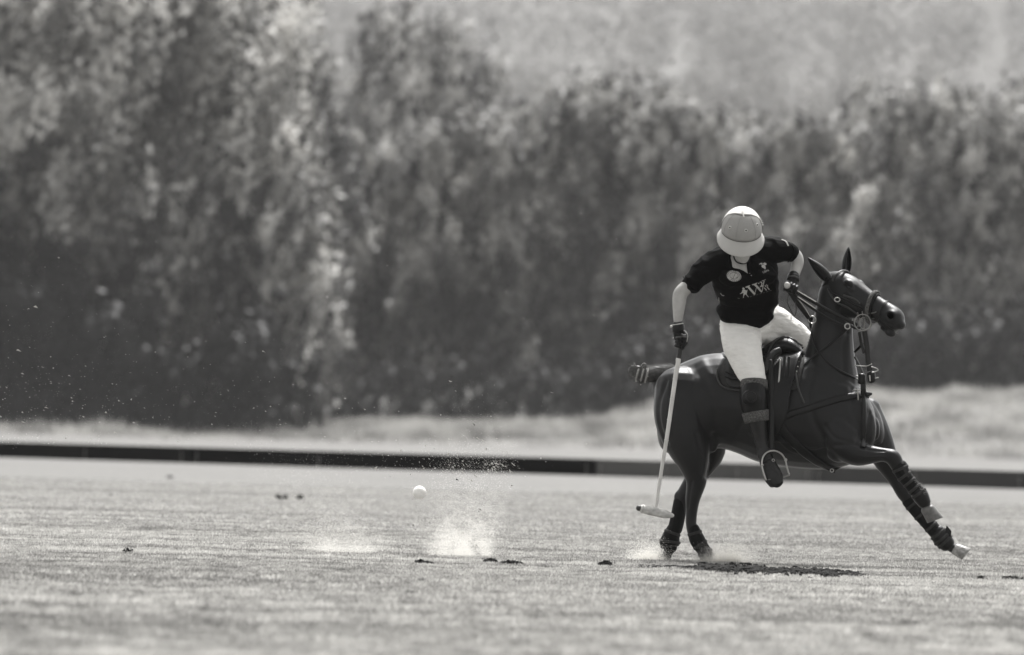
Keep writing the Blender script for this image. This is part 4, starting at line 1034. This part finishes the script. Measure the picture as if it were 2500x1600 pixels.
strap([(bc[0] + 3.8, bc[1] - 8.5, None), (bc[0] - 3.4, bc[1] + 8.5, None)], .6, 'badge_mark', M['seam'], badge, TB, .4, off=2, sub=3)
strap([(bc[0] + 4, bc[1] + 5, None), (bc[0] + 9, bc[1] + 2.5, None)], .6, 'badge_mark', M['seam'], badge, TB, .4, off=2, sub=3)
# sleeve number patch and side print
strap([(1908, 586, None), (1918, 590, None), (1924, 601, None)], 2.4, 'sleeve_patch', M['print'], shirt, TB, .6, off=1)
strap([(1760, 716, None), (1764, 721, None), (1768, 721, None)], 1.3, 'side_print', M['print'], shirt, TB, .5, off=1.2)
strap([(1756, 727, None), (1756, 736, None)], 1.2, 'side_print', M['print'], shirt, TB, .5, off=1.2)
# breeches
wm = MB()
wm.add(*tube([(1826, 772, -34, 58, 40), (1824, 790, -30, 66, 44), (1824, 806, -26, 62, 46)], 4, 24))
wm.add(*blob(1850, 812, 4, 62, 30, 46, R(-10)))
wm.add(*tube([(1806, 795, -34, 48, 38), (1811, 835, -76, 48, 42), (1817, 862, -98, 43, 40), (1829, 898, -112, 36, 36), (1839, 928, -122, 30, 31), (1841, 948, -127, 27, 28)], 4, 20))
wm.add(*tube([(1858, 782, -16, 40, 34), (1886, 788, 0, 42, 38), (1913, 803, 32, 38, 38), (1940, 819, 64, 33, 34), (1962, 836, 90, 28, 30), (1972, 856, 104, 27, 28), (1966, 890, 112, 25, 26)], 4, 20))
def bfold(p):
    q = Vector((p.x * 3 + p.z * 2, p.y, p.z * 9)); return .0050 * (1 - 2 * abs(noise.noise(q * 1.6))) + .0025 * noise.noise(p * 20)
breech = link('breeches', remesh(wm, 'breeches', .006, 6, .5, bfold), M['breeches'], rider)
BB = bvh_of(breech.data)
# hand-laid creases from the crotch and along the waist
for pts in ([(1855, 822), (1835, 812), (1800, 806), (1762, 806)], [(1860, 815), (1880, 795), (1893, 768), (1900, 745)], [(1853, 826), (1842, 816), (1818, 808)], [(1757, 792), (1790, 797), (1822, 803), (1850, 800)]):
    strap([(a, b, None) for a, b in pts], 1.3, 'crease', M['breeches'], breech, BB, 1.2, off=-.2)
# knee pads, boots
kp = MB(); kp.add(*tube([(1841, 944, -132, 31, 32), (1840, 965, -138, 34, 33), (1841, 990, -138, 33, 32), (1845, 1012, -136, 29, 29)], 4, 20)); kp.add(*blob(1834, 972, -166, 20, 24, 10, R(90)))
kneepad = link('knee_guard', remesh(kp, 'knee_guard', .006, 4), M['leather'], rider)
MB().add(*tube([(1841, 930, -126, 31.5, 33), (1841, 950, -130, 32.5, 34)], 3, 24, cap=False)).build('guard_strap', M['suede'], kneepad, True, .006)
MB().add(*tube([(1844, 1006, -136, 33, 33), (1848, 1030, -137, 29, 31)], 3, 24, cap=False)).build('guard_strap', M['suede'], kneepad, True, .006)
MB().add(*ring_px(1834, 970, -174, 12, 1.4, .1)).build('cap_seam', M['strap'], kneepad)
bt = MB(); bt.add(*tube([(1843, 1000, -135, 25, 26), (1849, 1035, -137, 22, 24), (1855, 1065, -139, 17, 18), (1861, 1092, -142, 14, 15), (1864, 1112, -145, 16, 16)], 4, 18))
bt.add(*tube([(1866, 1106, -144, 17, 17), (1873, 1128, -150, 19, 18), (1882, 1150, -158, 22, 17), (1890, 1168, -164, 23, 15), (1894, 1180, -168, 19, 11)], 4, 18))
boot = link('riding_boot', remesh(bt, 'riding_boot', .005, 4, .5, lambda p: .0015 * noise.noise(p * 45)), M['leather_brown'], rider)
BT = bvh_of(boot.data)
strap([(1874, 1172, None), (1882, 1182, None), (1893, 1188, None), (1904, 1185, None), (1910, 1177, None)], 1.8, 'sole', M['leather'], boot, BT, 3, off=.5)
strap([(1862, 1132, None), (1872, 1126, None), (1885, 1119, None), (1892, 1124, None)], 2.2, 'ankle_strap', M['strap'], boot, BT, 1.5, off=1.5)
MB().add(*ring_px(1888, 1124, -170, 3, .8)).build('buckle', M['steel'], boot)
strap([(1880, 1140, None), (1890, 1150, None), (1906, 1160, None)], .8, 'seam', M['strap'], boot, BT, .8, off=.6)
bt = MB(); bt.add(*tube([(1962, 905, 118, 26, 28), (1955, 960, 124, 24, 25), (1948, 1000, 124, 19, 20), (1943, 1035, 122, 14, 15), (1950, 1060, 116, 16, 15), (1968, 1080, 106, 16, 13)], 4, 16))
boot2 = link('riding_boot', remesh(bt, 'riding_boot_far', .007, 4), M['leather_brown'], rider)
# gloves
def glove(palm, axis_c, axis_d, fingers, fr, tr, a0, a1, thumb, name='glove'):
    g = MB(); g.add(*tube(palm, 4, 14))
    ax = Vector(axis_d).normalized(); e1 = Vector((0, -1, 0)); e1 = (e1 - ax * e1.dot(ax)).normalized(); e2 = ax.cross(e1)
    for (s, k) in fingers:
        C = [Vector(axis_c) + ax * s * PX + (e1 * math.cos(t) + e2 * math.sin(t)) * fr * k * PX for t in [a0 + (a1 - a0) * i / 9 for i in range(10)]]
        rr = [tr * PX * (1.12 if i in (3, 6) else 1.0) * (1 - .02 * i) for i in range(10)]
        g.add(*core(C, rr, rr, 10, None, True, ax))
    g.add(*tube(thumb, 4, 10))
    return g
hx = (rgt * -.30 - upv * .95).normalized()
g = glove([(1655, 792, -166, 12.5, 11.5), (1655, 806, -167, 12, 10), (1657, 818, -168, 13, 9), (1661, 832, -166, 13, 8), (1666, 842, -164, 10, 7)], S(1662, 834, -172), hx, [(-15, 1.05), (-5.5, 1.1), (4, 1.05), (13, .95)], 10.5, 4.6, -2.6, 2.2,
    [(1670, 812, -170, 6, 6), (1676, 822, -178, 5.5, 5.5), (1674, 838, -186, 5, 5), (1667, 848, -186, 4.2, 4.2)])
gl = link('glove', remesh(g, 'glove', .0028, 2), M['glove'], rider)
GB = bvh_of(gl.data)
strap([(1643, 826, None), (1655, 824, None), (1668, 822, None), (1677, 824, None)], 2.6, 'glove_strap', M['glove_grey'], gl, GB, 1.2, off=.8)
MB().add(*tube([(1655, 795, -166, 14.5, 13.5), (1656, 811, -167, 14.5, 12.5)], 3, 18, cap=False)).build('glove_cuff', M['leather'], gl, True, .004)
strap([(1673, 809, -180), (1679, 818, -184), (1677, 835, -190)], .9, 'glove_piping', M['print'], gl, None, .8)
bl = (rgt * 1 + upv * .18).normalized()
MB().add(*torus3(S(1655, 792, -166), bl, Vector((0, 1, 0)), 12.6 * PX, 12 * PX, 1.3 * PX)).build('bracelet', M['bamboo'], rider)
MB().add(*torus3(S(1655, 788, -166), bl, Vector((0, 1, 0)), 11.6 * PX, 11.2 * PX, 1.3 * PX)).build('bracelet', M['leather_mid'], rider)
MB().add(*blob(1639, 797, -172, 3.4, 3.2, 3)).build('bracelet_bead', M['bamboo'], rider)
rx = (rgt * .9 - upv * .42).normalized()
g = glove([(1938, 672, -124, 13, 12), (1935, 686, -132, 13, 11), (1932, 698, -140, 14, 10), (1930, 708, -146, 11, 9)], S(1930, 703, -154), rx, [(-11, 1.0), (-3, 1.08), (5.5, 1.05), (13, .95)], 10, 4.6, -2.2, 2.4,
    [(1924, 690, -146, 6, 6), (1918, 697, -156, 5.5, 5.5), (1921, 707, -164, 5, 5), (1930, 711, -168, 4.2, 4.2)])
gl2 = link('glove', remesh(g, 'glove_rein_hand', .0028, 2), M['glove'], rider)
MB().add(*tube([(1938, 674, -124, 14.5, 14), (1936, 686, -131, 14.5, 13)], 3, 18, cap=False)).build('glove_cuff', M['leather'], gl2, True, .004)
G2 = bvh_of(gl2.data)
strap([(1926, 676, None), (1938, 675, None), (1948, 679, None)], 2.2, 'glove_strap', M['glove_grey'], gl2, G2, 1.2, off=2)
# riding whip held in the rein hand
wh = empty('riding_whip', S(1922, 697, -170)); tag(wh, 'riding whip held in the gloved rein hand, pale round cap showing', 'whip')
p = S(1921.5, 697, -178)
MB().add(*core([p, p + Vector((0, .02, 0))], [.0225] * 2, [.0225] * 2, 20)).build('cap', M['print'], wh)
MB().add(*core([p + Vector((0, .018, 0)), p + Vector((0, .03, 0))], [.026] * 2, [.026] * 2, 20)).build('cap_rim', M['leather'], wh)
MB().add(*core([p + Vector((.0, .03, 0)), p + Vector((.06, .5, -.03)), p + Vector((.1, .9, -.10))], [.008, .006, .004], [.008, .006, .004], 8)).build('shaft', M['leather'], wh)

M['seam2'] = mat('pale_seam', 0.17, 0.8, 0.1)
# helmet (part of the rider's clothing)
hc = S(1811, 556, -190)
HU = Vector((0.05, -0.50, 0.86)).normalized()
HF = Vector((-0.04, -0.86, -0.50)); HF = (HF - HU * HF.dot(HU)).normalized()
HR = HU.cross(HF).normalized()
if HR.x < 0: HR = -HR
def hpt(az, el, k=1.0, a=.136, b=.152, c=.142, dz=0.0):
    return hc + (HR * math.sin(az) * a + HF * math.cos(az) * b) * math.cos(el) * k + HU * (math.sin(el) * c * k + dz)
def hgrid(azr, elr, na, ne, k=1.0, wrap=False, elf=None):
    V = []; F = []
    for i in range(ne + 1):
        for j in range(na + (0 if wrap else 1)):
            az = azr[0] + (azr[1] - azr[0]) * j / na; top = elf(az) if elf else elr[1]
            V.append(hpt(az, elr[0] + (top - elr[0]) * i / ne, k))
    w = na if wrap else na + 1
    for i in range(ne):
        for j in range(na): F.append((i * w + j, i * w + (j + 1) % w, (i + 1) * w + (j + 1) % w, (i + 1) * w + j))
    return V, F
helmet = MB().add(*hgrid((0, 2 * math.pi), (-.12, math.pi / 2 - .001), 48, 16, 1.0, True)).build('helmet', M['helm_rear'], rider, True, .006)
pf = lambda az: 1.12 - .30 * (abs(az) / 1.45) ** 4
MB().add(*hgrid((-1.45, 1.45), (-.16, 1.1), 30, 12, 1.03, False, pf)).build('front_panel', M['helm_front'], helmet, True, .004)
# brim: wide all round, longer in front
V = []; F = []; na = 56
prof = [(0.98, -.022, 0), (1.02, -.040, .10), (1.11, -.064, .5), (1.19, -.086, 1.0), (1.19, -.092, 1.0)]
for (k, dz, w) in prof:
    for j in range(na):
        az = 2 * math.pi * j / na; fr_ = max(0, math.cos(az)) ** 1.5; bk = max(0, -math.cos(az))
        kk = k + w * (.11 * fr_ + .06 * bk)
        V.append(hc + HR * math.sin(az) * .136 * kk + HF * math.cos(az) * .152 * kk + HU * (dz - w * .03 * fr_))
for i in range(len(prof) - 1):
    for j in range(na): F.append((i * na + j, i * na + (j + 1) % na, (i + 1) * na + (j + 1) % na, (i + 1) * na + j))
MB().add(V, F).build('brim', M['helm_brim'], helmet, True, .005)
def harc(azel, r, name, m, k=1.03):
    q = catm(azel, 6); C = [hpt(a[0], a[1], k) for a in q]; rf = [(x - hc).normalized() for x in C]
    V, F = core(C, [r] * len(C), [.003] * len(C), 6, None, True, rf); return MB().add(V, F).build(name, m, helmet)
harc([(-1.45, -.05), (-1.45, .40), (-1.40, .74), (-1.1, .98), (-.7, 1.09), (0, 1.12), (.7, 1.09), (1.1, .98), (1.40, .74), (1.45, .40), (1.45, -.05)], .0015, 'panel_seam', M['seam'], 1.045)
harc([(-1.6, .10), (-1.5, .55), (-1.2, .98), (-.8, 1.16), (0, 1.22), (.8, 1.16), (1.2, .98), (1.5, .55), (1.6, .10)], .008, 'helmet_strap', M['helm_rear'], 1.03)
harc([(-1.4, -.18), (-.7, -.19), (0, -.19), (.7, -.19), (1.4, -.18)], .0013, 'brim_seam', M['seam'], 1.035)
for a in (-.25, .75, -1.0):
    harc([(a, -.14), (a * 1.0, .4), (a * .95, 1.0)], .0005, 'panel_seam', M['seam2'], 1.034)
harc([(.06, 1.02), (.0, 1.14), (-.2, 1.35)], .007, 'strap_tab', M['helm_brim'], 1.05)
for (a, e) in ((-.68, .38), (.22, .40), (.98, .52)):
    c0 = hpt(a, e, 1.05); nn = (c0 - hc).normalized(); a1 = nn.cross(HU).normalized(); a2 = nn.cross(a1)
    MB().add(*torus3(c0, a1, a2, .0088, .0088, .0032, 18, 8)).build('eyelet', M['helm_rear'], helmet)
    MB().add(*core([c0 - nn * .001, c0 + nn * .001], [.005] * 2, [.005] * 2, 10)).build('eyelet_hole', M['leather'], helmet)
for k in range(4):
    c0 = hpt(1.52, .62 - k * .12, 1.06); MB().add(*core([c0, c0 + HR * .006], [.0045] * 2, [.0045] * 2, 8)).build('rivet', M['print'], helmet)
strap([(1790, 618, -205), (1793, 632, -200), (1800, 641, -196), (1812, 644, -196), (1826, 640, -196), (1832, 622, -200)], 1.8, 'chin_strap', M['leather'], rider, None, 1.2)

# ================================================================== MALLET AND BALL
mal = empty('polo_mallet', S(1602, 1250, -180)); tag(mal, 'white caned polo mallet swung down past the pony quarters', 'mallet')
MB().add(*tube([(1668, 826, -172, 5.5, 5.5), (1662, 850, -172, 5.5, 5), (1656, 880, -172, 5.2, 5)], 4, 12)).build('grip', M['grip'], mal)
shaft = MB().add(*tube([(1656, 878, -172, 6.2, 6), (1655, 890, -172, 5.6, 5.6), (1650, 915, -172, 5.5, 5.5), (1640, 985, -173, 5.2, 5.2), (1627, 1075, -174, 4.8, 4.8), (1614, 1155, -175, 4.3, 4.3), (1602, 1238, -176, 3.6, 3.6)], 4, 12)).build('cane', M['bamboo'], mal)
for (u, v) in ((1648, 925), (1641, 975), (1634, 1025), (1627, 1075), (1619, 1125), (1610, 1182)):
    t = (S(1602, 1238, -176) - S(1650, 915, -172)).normalized(); a = t.cross(Vector((0, 1, 0))).normalized()
    MB().add(*torus3(S(u, v, -173.5), a, Vector((0, 1, 0)), 5.0 * PX, 5.0 * PX, .8 * PX)).build('cane_node', M['bamboo'], shaft)
mh = MB(); mh.add(*tube([(1569, 1243, -190, 10.5, 10.5), (1600, 1250, -180, 11, 11), (1625, 1256, -172, 10, 10.5), (1641, 1259, -167, 5, 8)], 4, 18)); mh.build('mallet_head', M['maple'], mal)
e = S(1562, 1241.5, -196); t = (S(1569, 1243, -190) - S(1600, 1250, -180)).normalized()
MB().add(*core([S(1569, 1243, -190) + t * .024, S(1569, 1243, -190) + t * .030], [.020] * 2, [.020] * 2, 18)).build('end_face', M['leather_mid'], mal)
for (u, v, d) in ((1571, 1243.5, -189),):
    a = t.cross(Vector((0, 1, 0))).normalized(); MB().add(*torus3(S(u, v, d) + t * .012, a, a.cross(t), .031, .031, .0018)).build('head_band', M['steel'], mal)
bm_ = MB(); bm_.add(*blob(1024, 1203, -150, 16.5, 16.5, 16.5, 0, 28))
ball = bm_.build('ball', M['ball']); tag(ball, 'white polo ball flying above the pale grass at left of the mallet', 'ball')
# ================================================================== GRASS, CLODS, DUST
rs = np.random.RandomState(11)
def nzv(x, y, sx, sy, k=0): return np.array([noise.noise(Vector((a * sx, b * sy, k))) for a, b in zip(x, y)])
def grass_zone(n, Ya, Yb, h0, w0, name):
    t = rs.rand(n); Y = Ya * (Yb / Ya) ** t
    hw = Y * .060 * 1.12 + .7; x = rs.uniform(-1, 1, n) * hw
    gx = np.linspace(-9, 9, 640); gy = np.linspace(Ya, Yb, 260)
    def field_noise(sx, sy, k):
        g = np.array([[noise.noise(Vector((a * sx, b * sy, k))) for a in gx] for b in gy])
        xi = np.clip((x - gx[0]) / (gx[-1] - gx[0]) * (len(gx) - 1), 0, len(gx) - 1.001); yi = np.clip((Y - gy[0]) / (gy[-1] - gy[0]) * (len(gy) - 1), 0, len(gy) - 1.001)
        i = xi.astype(int); j = yi.astype(int); fx = xi - i; fy = yi - j
        return g[j, i] * (1 - fx) * (1 - fy) + g[j, i + 1] * fx * (1 - fy) + g[j + 1, i] * (1 - fx) * fy + g[j + 1, i + 1] * fx * fy
    big = .6 * field_noise(.10, .55, 1) + .5 * field_noise(.25, 1.3, 2); mid = .5 * field_noise(2.6, 1.4, 7) + .7 * field_noise(9.5, 2.4, 9)
    z = .010 * field_noise(.35, .12, 0) + .007 * field_noise(1.3, .5, 4)
    h = h0 * np.clip(1 + .35 * big + .75 * mid, .25, 2.0) * rs.uniform(.5, 1.35, n)
    an = rs.normal(0, .6, n); w = w0 * rs.uniform(.6, 1.4, n)
    lx = rs.normal(.12, .45, n) * h; ly = rs.normal(0, .45, n) * h
    A = np.stack([x - w * np.cos(an), Y - w * np.sin(an), z - .004], 1); B = np.stack([x + w * np.cos(an), Y + w * np.sin(an), z - .004], 1); C = np.stack([x + lx, Y + ly, z + h], 1)
    sh = np.clip(.50 + .55 * big + .60 * mid + rs.normal(0, .19, n), 0, 1)
    return A, B, C, sh
M['grass'] = leafmat('mown_grass', .355, 0.5, attr='shade', var=.75)
parts = [grass_zone(280000, 30, 50, .017, .0048, ''), grass_zone(460000, 50, 72, .0125, .0040, ''), grass_zone(220000, 72, 125, .013, .0065, '')]
A, B, C, shd = [np.concatenate([p[i] for p in parts]) for i in range(4)]
g = tri_mesh('grass', A, B, C, M['grass'], shd); tag(g, kind='stuff')

# torn turf clods
def clod(u, v, wpx, hpx, seed, label, name='turf_clod', blades=10, pieces=5, group=None, dep=1.0):
    c = G(u, v); s = c.y / FPX; r = random.Random(seed); c.z = gz(c.x, c.y)
    e = empty(name, c); tag(e, label, 'clod'); mb = MB()
    pieces = 4 + pieces * 3
    for i in range(pieces):
        f = max(-.55, min(.55, r.gauss(0, .26))); px = c + Vector((f * wpx * s, r.gauss(0, .06) * dep, 0)); q_ = r.random() ** 1.6; a = wpx * s * (.05 + .13 * q_) + .002; b = hpx * s * (.12 + .44 * q_) * (1.1 - abs(f))
        V = []; F = []; n = 9; m = 6; c0 = px + Vector((0, 0, b * .45))
        for k in range(m + 1):
            th = math.pi * k / m
            for j in range(n):
                ph = 2 * math.pi * j / n; d = Vector((math.sin(th) * math.cos(ph), math.sin(th) * math.sin(ph), math.cos(th)))
                q = 1 + .75 * noise.noise(d * 2.6 + Vector((seed, i, 0)))
                V.append(c0 + Vector((d.x * a, d.y * a * 1.1, d.z * b)) * q)
        for k in range(m):
            for j in range(n): F.append((k * n + j, k * n + (j + 1) % n, (k + 1) * n + (j + 1) % n, (k + 1) * n + j))
        mb.add(V, F)
    mb.build('soil', M['dirt'], e, False)['kind'] = 'stuff'
    mb = MB()
    for i in range(blades * 4):
        b = c + Vector((r.uniform(-.5, .5) * wpx * s, r.gauss(0, .02), hpx * s * r.uniform(.1, .5))); t = b + Vector((r.gauss(0, .012), r.gauss(0, .012), hpx * s * r.uniform(.1, .8)))
        w = Vector((.0018, 0, 0)); mb.add([b - w, b + w, t], [(0, 1, 2)])
    o = mb.build('blades', M['clodgrass'], e, False); o['kind'] = 'stuff'
    return e
M['clodgrass'] = leafmat('torn_grass', .12, .4, vscale=8)
for a in [(313, 1350, 22, 15, 1, 'small black clod alone on the left of the field', 2), (688, 1219, 28, 17, 2, 'wider of the two blurred clods beyond the ball, left one', 5), (732, 1218, 16, 13, 3, 'smaller of the two blurred clods beyond the ball, right one', 1),
          (1031, 1376, 46, 15, 4, 'broken clod at the left foot of the big dust burst', 6), (1195, 1373, 34, 15, 5, 'grassy torn tuft at the right foot of the big dust burst', 12), (1248, 1377, 50, 14, 6, 'long flat black clod right of the big dust burst', 6),
          (1480, 1381, 44, 17, 7, 'dark clod midway between the dust burst and the pony', 6), (1030, 1421, 16, 8, 8, 'tiny blurred clod in the nearer grass below the dust burst', 1), (1785, 1386, 34, 20, 9, 'raised black clod just before the near hind hoof', 5),
          (2395, 1412, 26, 12, 10, 'dark clod at far right under the reaching hoof', 4), (2468, 1414, 44, 14, 11, 'rightmost ragged clod at the edge of the picture', 7), (413, 1167, 14, 8, 12, 'faint blurred clod near the charcoal board', 1),
          (1000, 1450, 30, 6, 13, 'low blurred scrap of turf in the near grass', 3), (270, 1210, 10, 5, 14, 'faint little clod on the left half far from the ball', 1)]:
    clod(*a[:5], a[5], pieces=max(5, a[6]))
# torn turf under the pony; dark soil also stands in for its shadow
e = empty('turf_and_shadow', G(1900, 1396)); tag(e, 'long dark strip of torn turf and painted pony shadow on the grass under the pony', 'torn turf')
mb = MB(); r = random.Random(5)
for i in range(900):
    t = r.random(); u = 1560 + 560 * t; v = 1383 + 21 * t + r.gauss(0, 3.4) * (1 if t > .25 else .4)
    wgt = interp(t, [0, .2, .3, .5, .85, .95, 1], [.35, .5, 1, 1, .9, .5, .2])
    c = G(u, v); c.z = gz(c.x, c.y) + .002; a = r.uniform(.008, .030) * (.5 + .8 * wgt); b = r.uniform(.010, .032) * wgt
    V = []; F = []
    for k in range(5):
        th = math.pi * k / 4
        for j in range(7):
            ph = 2 * math.pi * j / 7; d = Vector((math.sin(th) * math.cos(ph), math.sin(th) * math.sin(ph), math.cos(th))); q = 1 + .5 * noise.noise(d * 2 + Vector((i, 0, 0)))
            V.append(c + Vector((d.x * a, d.y * a * 2, d.z * b)) * q)
    for k in range(4):
        for j in range(7): F.append((k * 7 + j, k * 7 + (j + 1) % 7, (k + 1) * 7 + (j + 1) % 7, (k + 1) * 7 + j))
    mb.add(V, F)
o = mb.build('soil', M['dirt'], e, False); o['kind'] = 'stuff'

# flying specks: tiny chips in the air
def specks(name, C, size, m, streak=(1, .3)):
    n = len(C); s = size[:, None]; d = rs.normal(0, 1, (n, 3)); st = np.array([streak[0], 0, -streak[1]]) * s * rs.uniform(.6, 1.6, (n, 1))
    a = C + st; b = C - st * .6 + d * s * .35; c = C + np.stack([d[:, 2], d[:, 0], d[:, 1]], 1) * s * .6
    a2 = C - st * .5 - d * s * .3
    return tri_mesh(name, np.concatenate([a, a2]), np.concatenate([b, c]), np.concatenate([c, b + st * .5]), m)
def cloud(n, fu, fv, dsp=60):
    out = []
    for i in range(n):
        u, v = fu(), fv(); out.append(S(u, v, rs.normal(0, dsp)))
    return np.array([tuple(p) for p in out])
pts = []
for i in range(2100):
    u = rs.exponential(330) if rs.rand() < .65 else rs.uniform(0, 1600); v = 1085 - rs.exponential(120) if rs.rand() < .8 else rs.uniform(480, 1100)
    if 0 < u < 1650: pts.append(tuple(S(u, v, rs.normal(0, 70))))
pts = np.array(pts)
o = specks('flying_specks', pts, rs.exponential(.0017, len(pts)) + .0009, M['speck']); tag(o, kind='stuff')
pts = np.array([tuple(S(rs.normal(1130, 90), rs.normal(1130, 28), rs.normal(0, 60))) for i in range(520)] + [tuple(S(1210 + rs.normal(0, 16), 1138 + rs.normal(0, 9), 0)) for i in range(160)])
o = specks('flying_specks', pts, rs.exponential(.0022, len(pts)) + .0014, M['speck'], (1, .7)); tag(o, kind='stuff')
pts = np.array([tuple(S(rs.normal(1140, 70), 1360 - rs.exponential(70), rs.normal(0, 40))) for i in range(170)])
pts = pts[pts[:, 2] > .02]
o = specks('flying_crumbs', pts, rs.exponential(.0022, len(pts)) + .0012, M['speckdark'], (1, .5)); tag(o, kind='stuff')
# dust bursts: dense sprays of pale grains
def burst(name, n, sampler, size=.0026):
    pts = np.array([tuple(sampler()) for i in range(n)]); pts = pts[pts[:, 2] > .003]
    o = specks(name, pts, rs.uniform(.5, 1.5, len(pts)) * size, M['dust'], (1, .4)); tag(o, kind='stuff'); return o
M['dust'] = leafmat('dust_grain', .80, .5, vscale=1, var=.02)
def big():
    h = rs.exponential(58)
    if rs.rand() < .30: h = rs.exponential(22)
    sp = 74 + .10 * h
    u = 1125 + .16 * h + (rs.beta(1.5, 1.5) - .5) * 2 * sp + rs.normal(0, 13)
    if h > 70 and rs.rand() < .4: u -= rs.exponential(25)
    if noise.noise(Vector((u / 26, h / 34, 2))) < rs.uniform(-.75, .35) - .12: return big()
    return S(u, 1368 - h, rs.normal(0, 110))
burst('dust_burst', 100000, big, .0015)
def left():
    h = rs.exponential(20) if rs.rand() < .6 else rs.exponential(75)
    u = 835 + rs.normal(-28 if rs.rand() < .6 else 45, 26 + h * .25) - h * .35
    return S(u, 1352 - h, rs.normal(0, 90))
burst('dust_burst', 34000, left, .0015)
def foot1():
    h = rs.exponential(12); return S(1585 + rs.normal(0, 24), 1376 - h, rs.normal(60, 22))
def foot2():
    h = rs.exponential(13); return S(1765 + rs.normal(0, 34) + h * .3, 1381 - h, rs.normal(-70, 22))
burst('hoof_dust', 34000, foot1, .0019); burst('hoof_dust', 56000, foot2, .0019)

# ================================================================== HAZE
hb_ = bmesh.new(); bmesh.ops.create_cube(hb_, size=1.0)
for v_ in hb_.verts: v_.co = Vector((v_.co.x * 3400, v_.co.y * 7900 + 3930, -1.0 + (v_.co.z + .5) * 900))
me = bpy.data.meshes.new('haze'); hb_.to_mesh(me); hb_.free()
mh_ = bpy.data.materials.new('haze_air'); mh_.use_nodes = True; nt = mh_.node_tree; nt.nodes.clear()
vo = nt.nodes.new('ShaderNodeVolumePrincipled'); ou = nt.nodes.new('ShaderNodeOutputMaterial')
vo.inputs['Color'].default_value = (.94, .935, .94, 1); vo.inputs['Density'].default_value = HAZE; vo.inputs['Anisotropy'].default_value = 0.0
nt.links.new(vo.outputs[0], ou.inputs['Volume'])
hz = link('haze', me, mh_); tag(hz, kind='stuff')
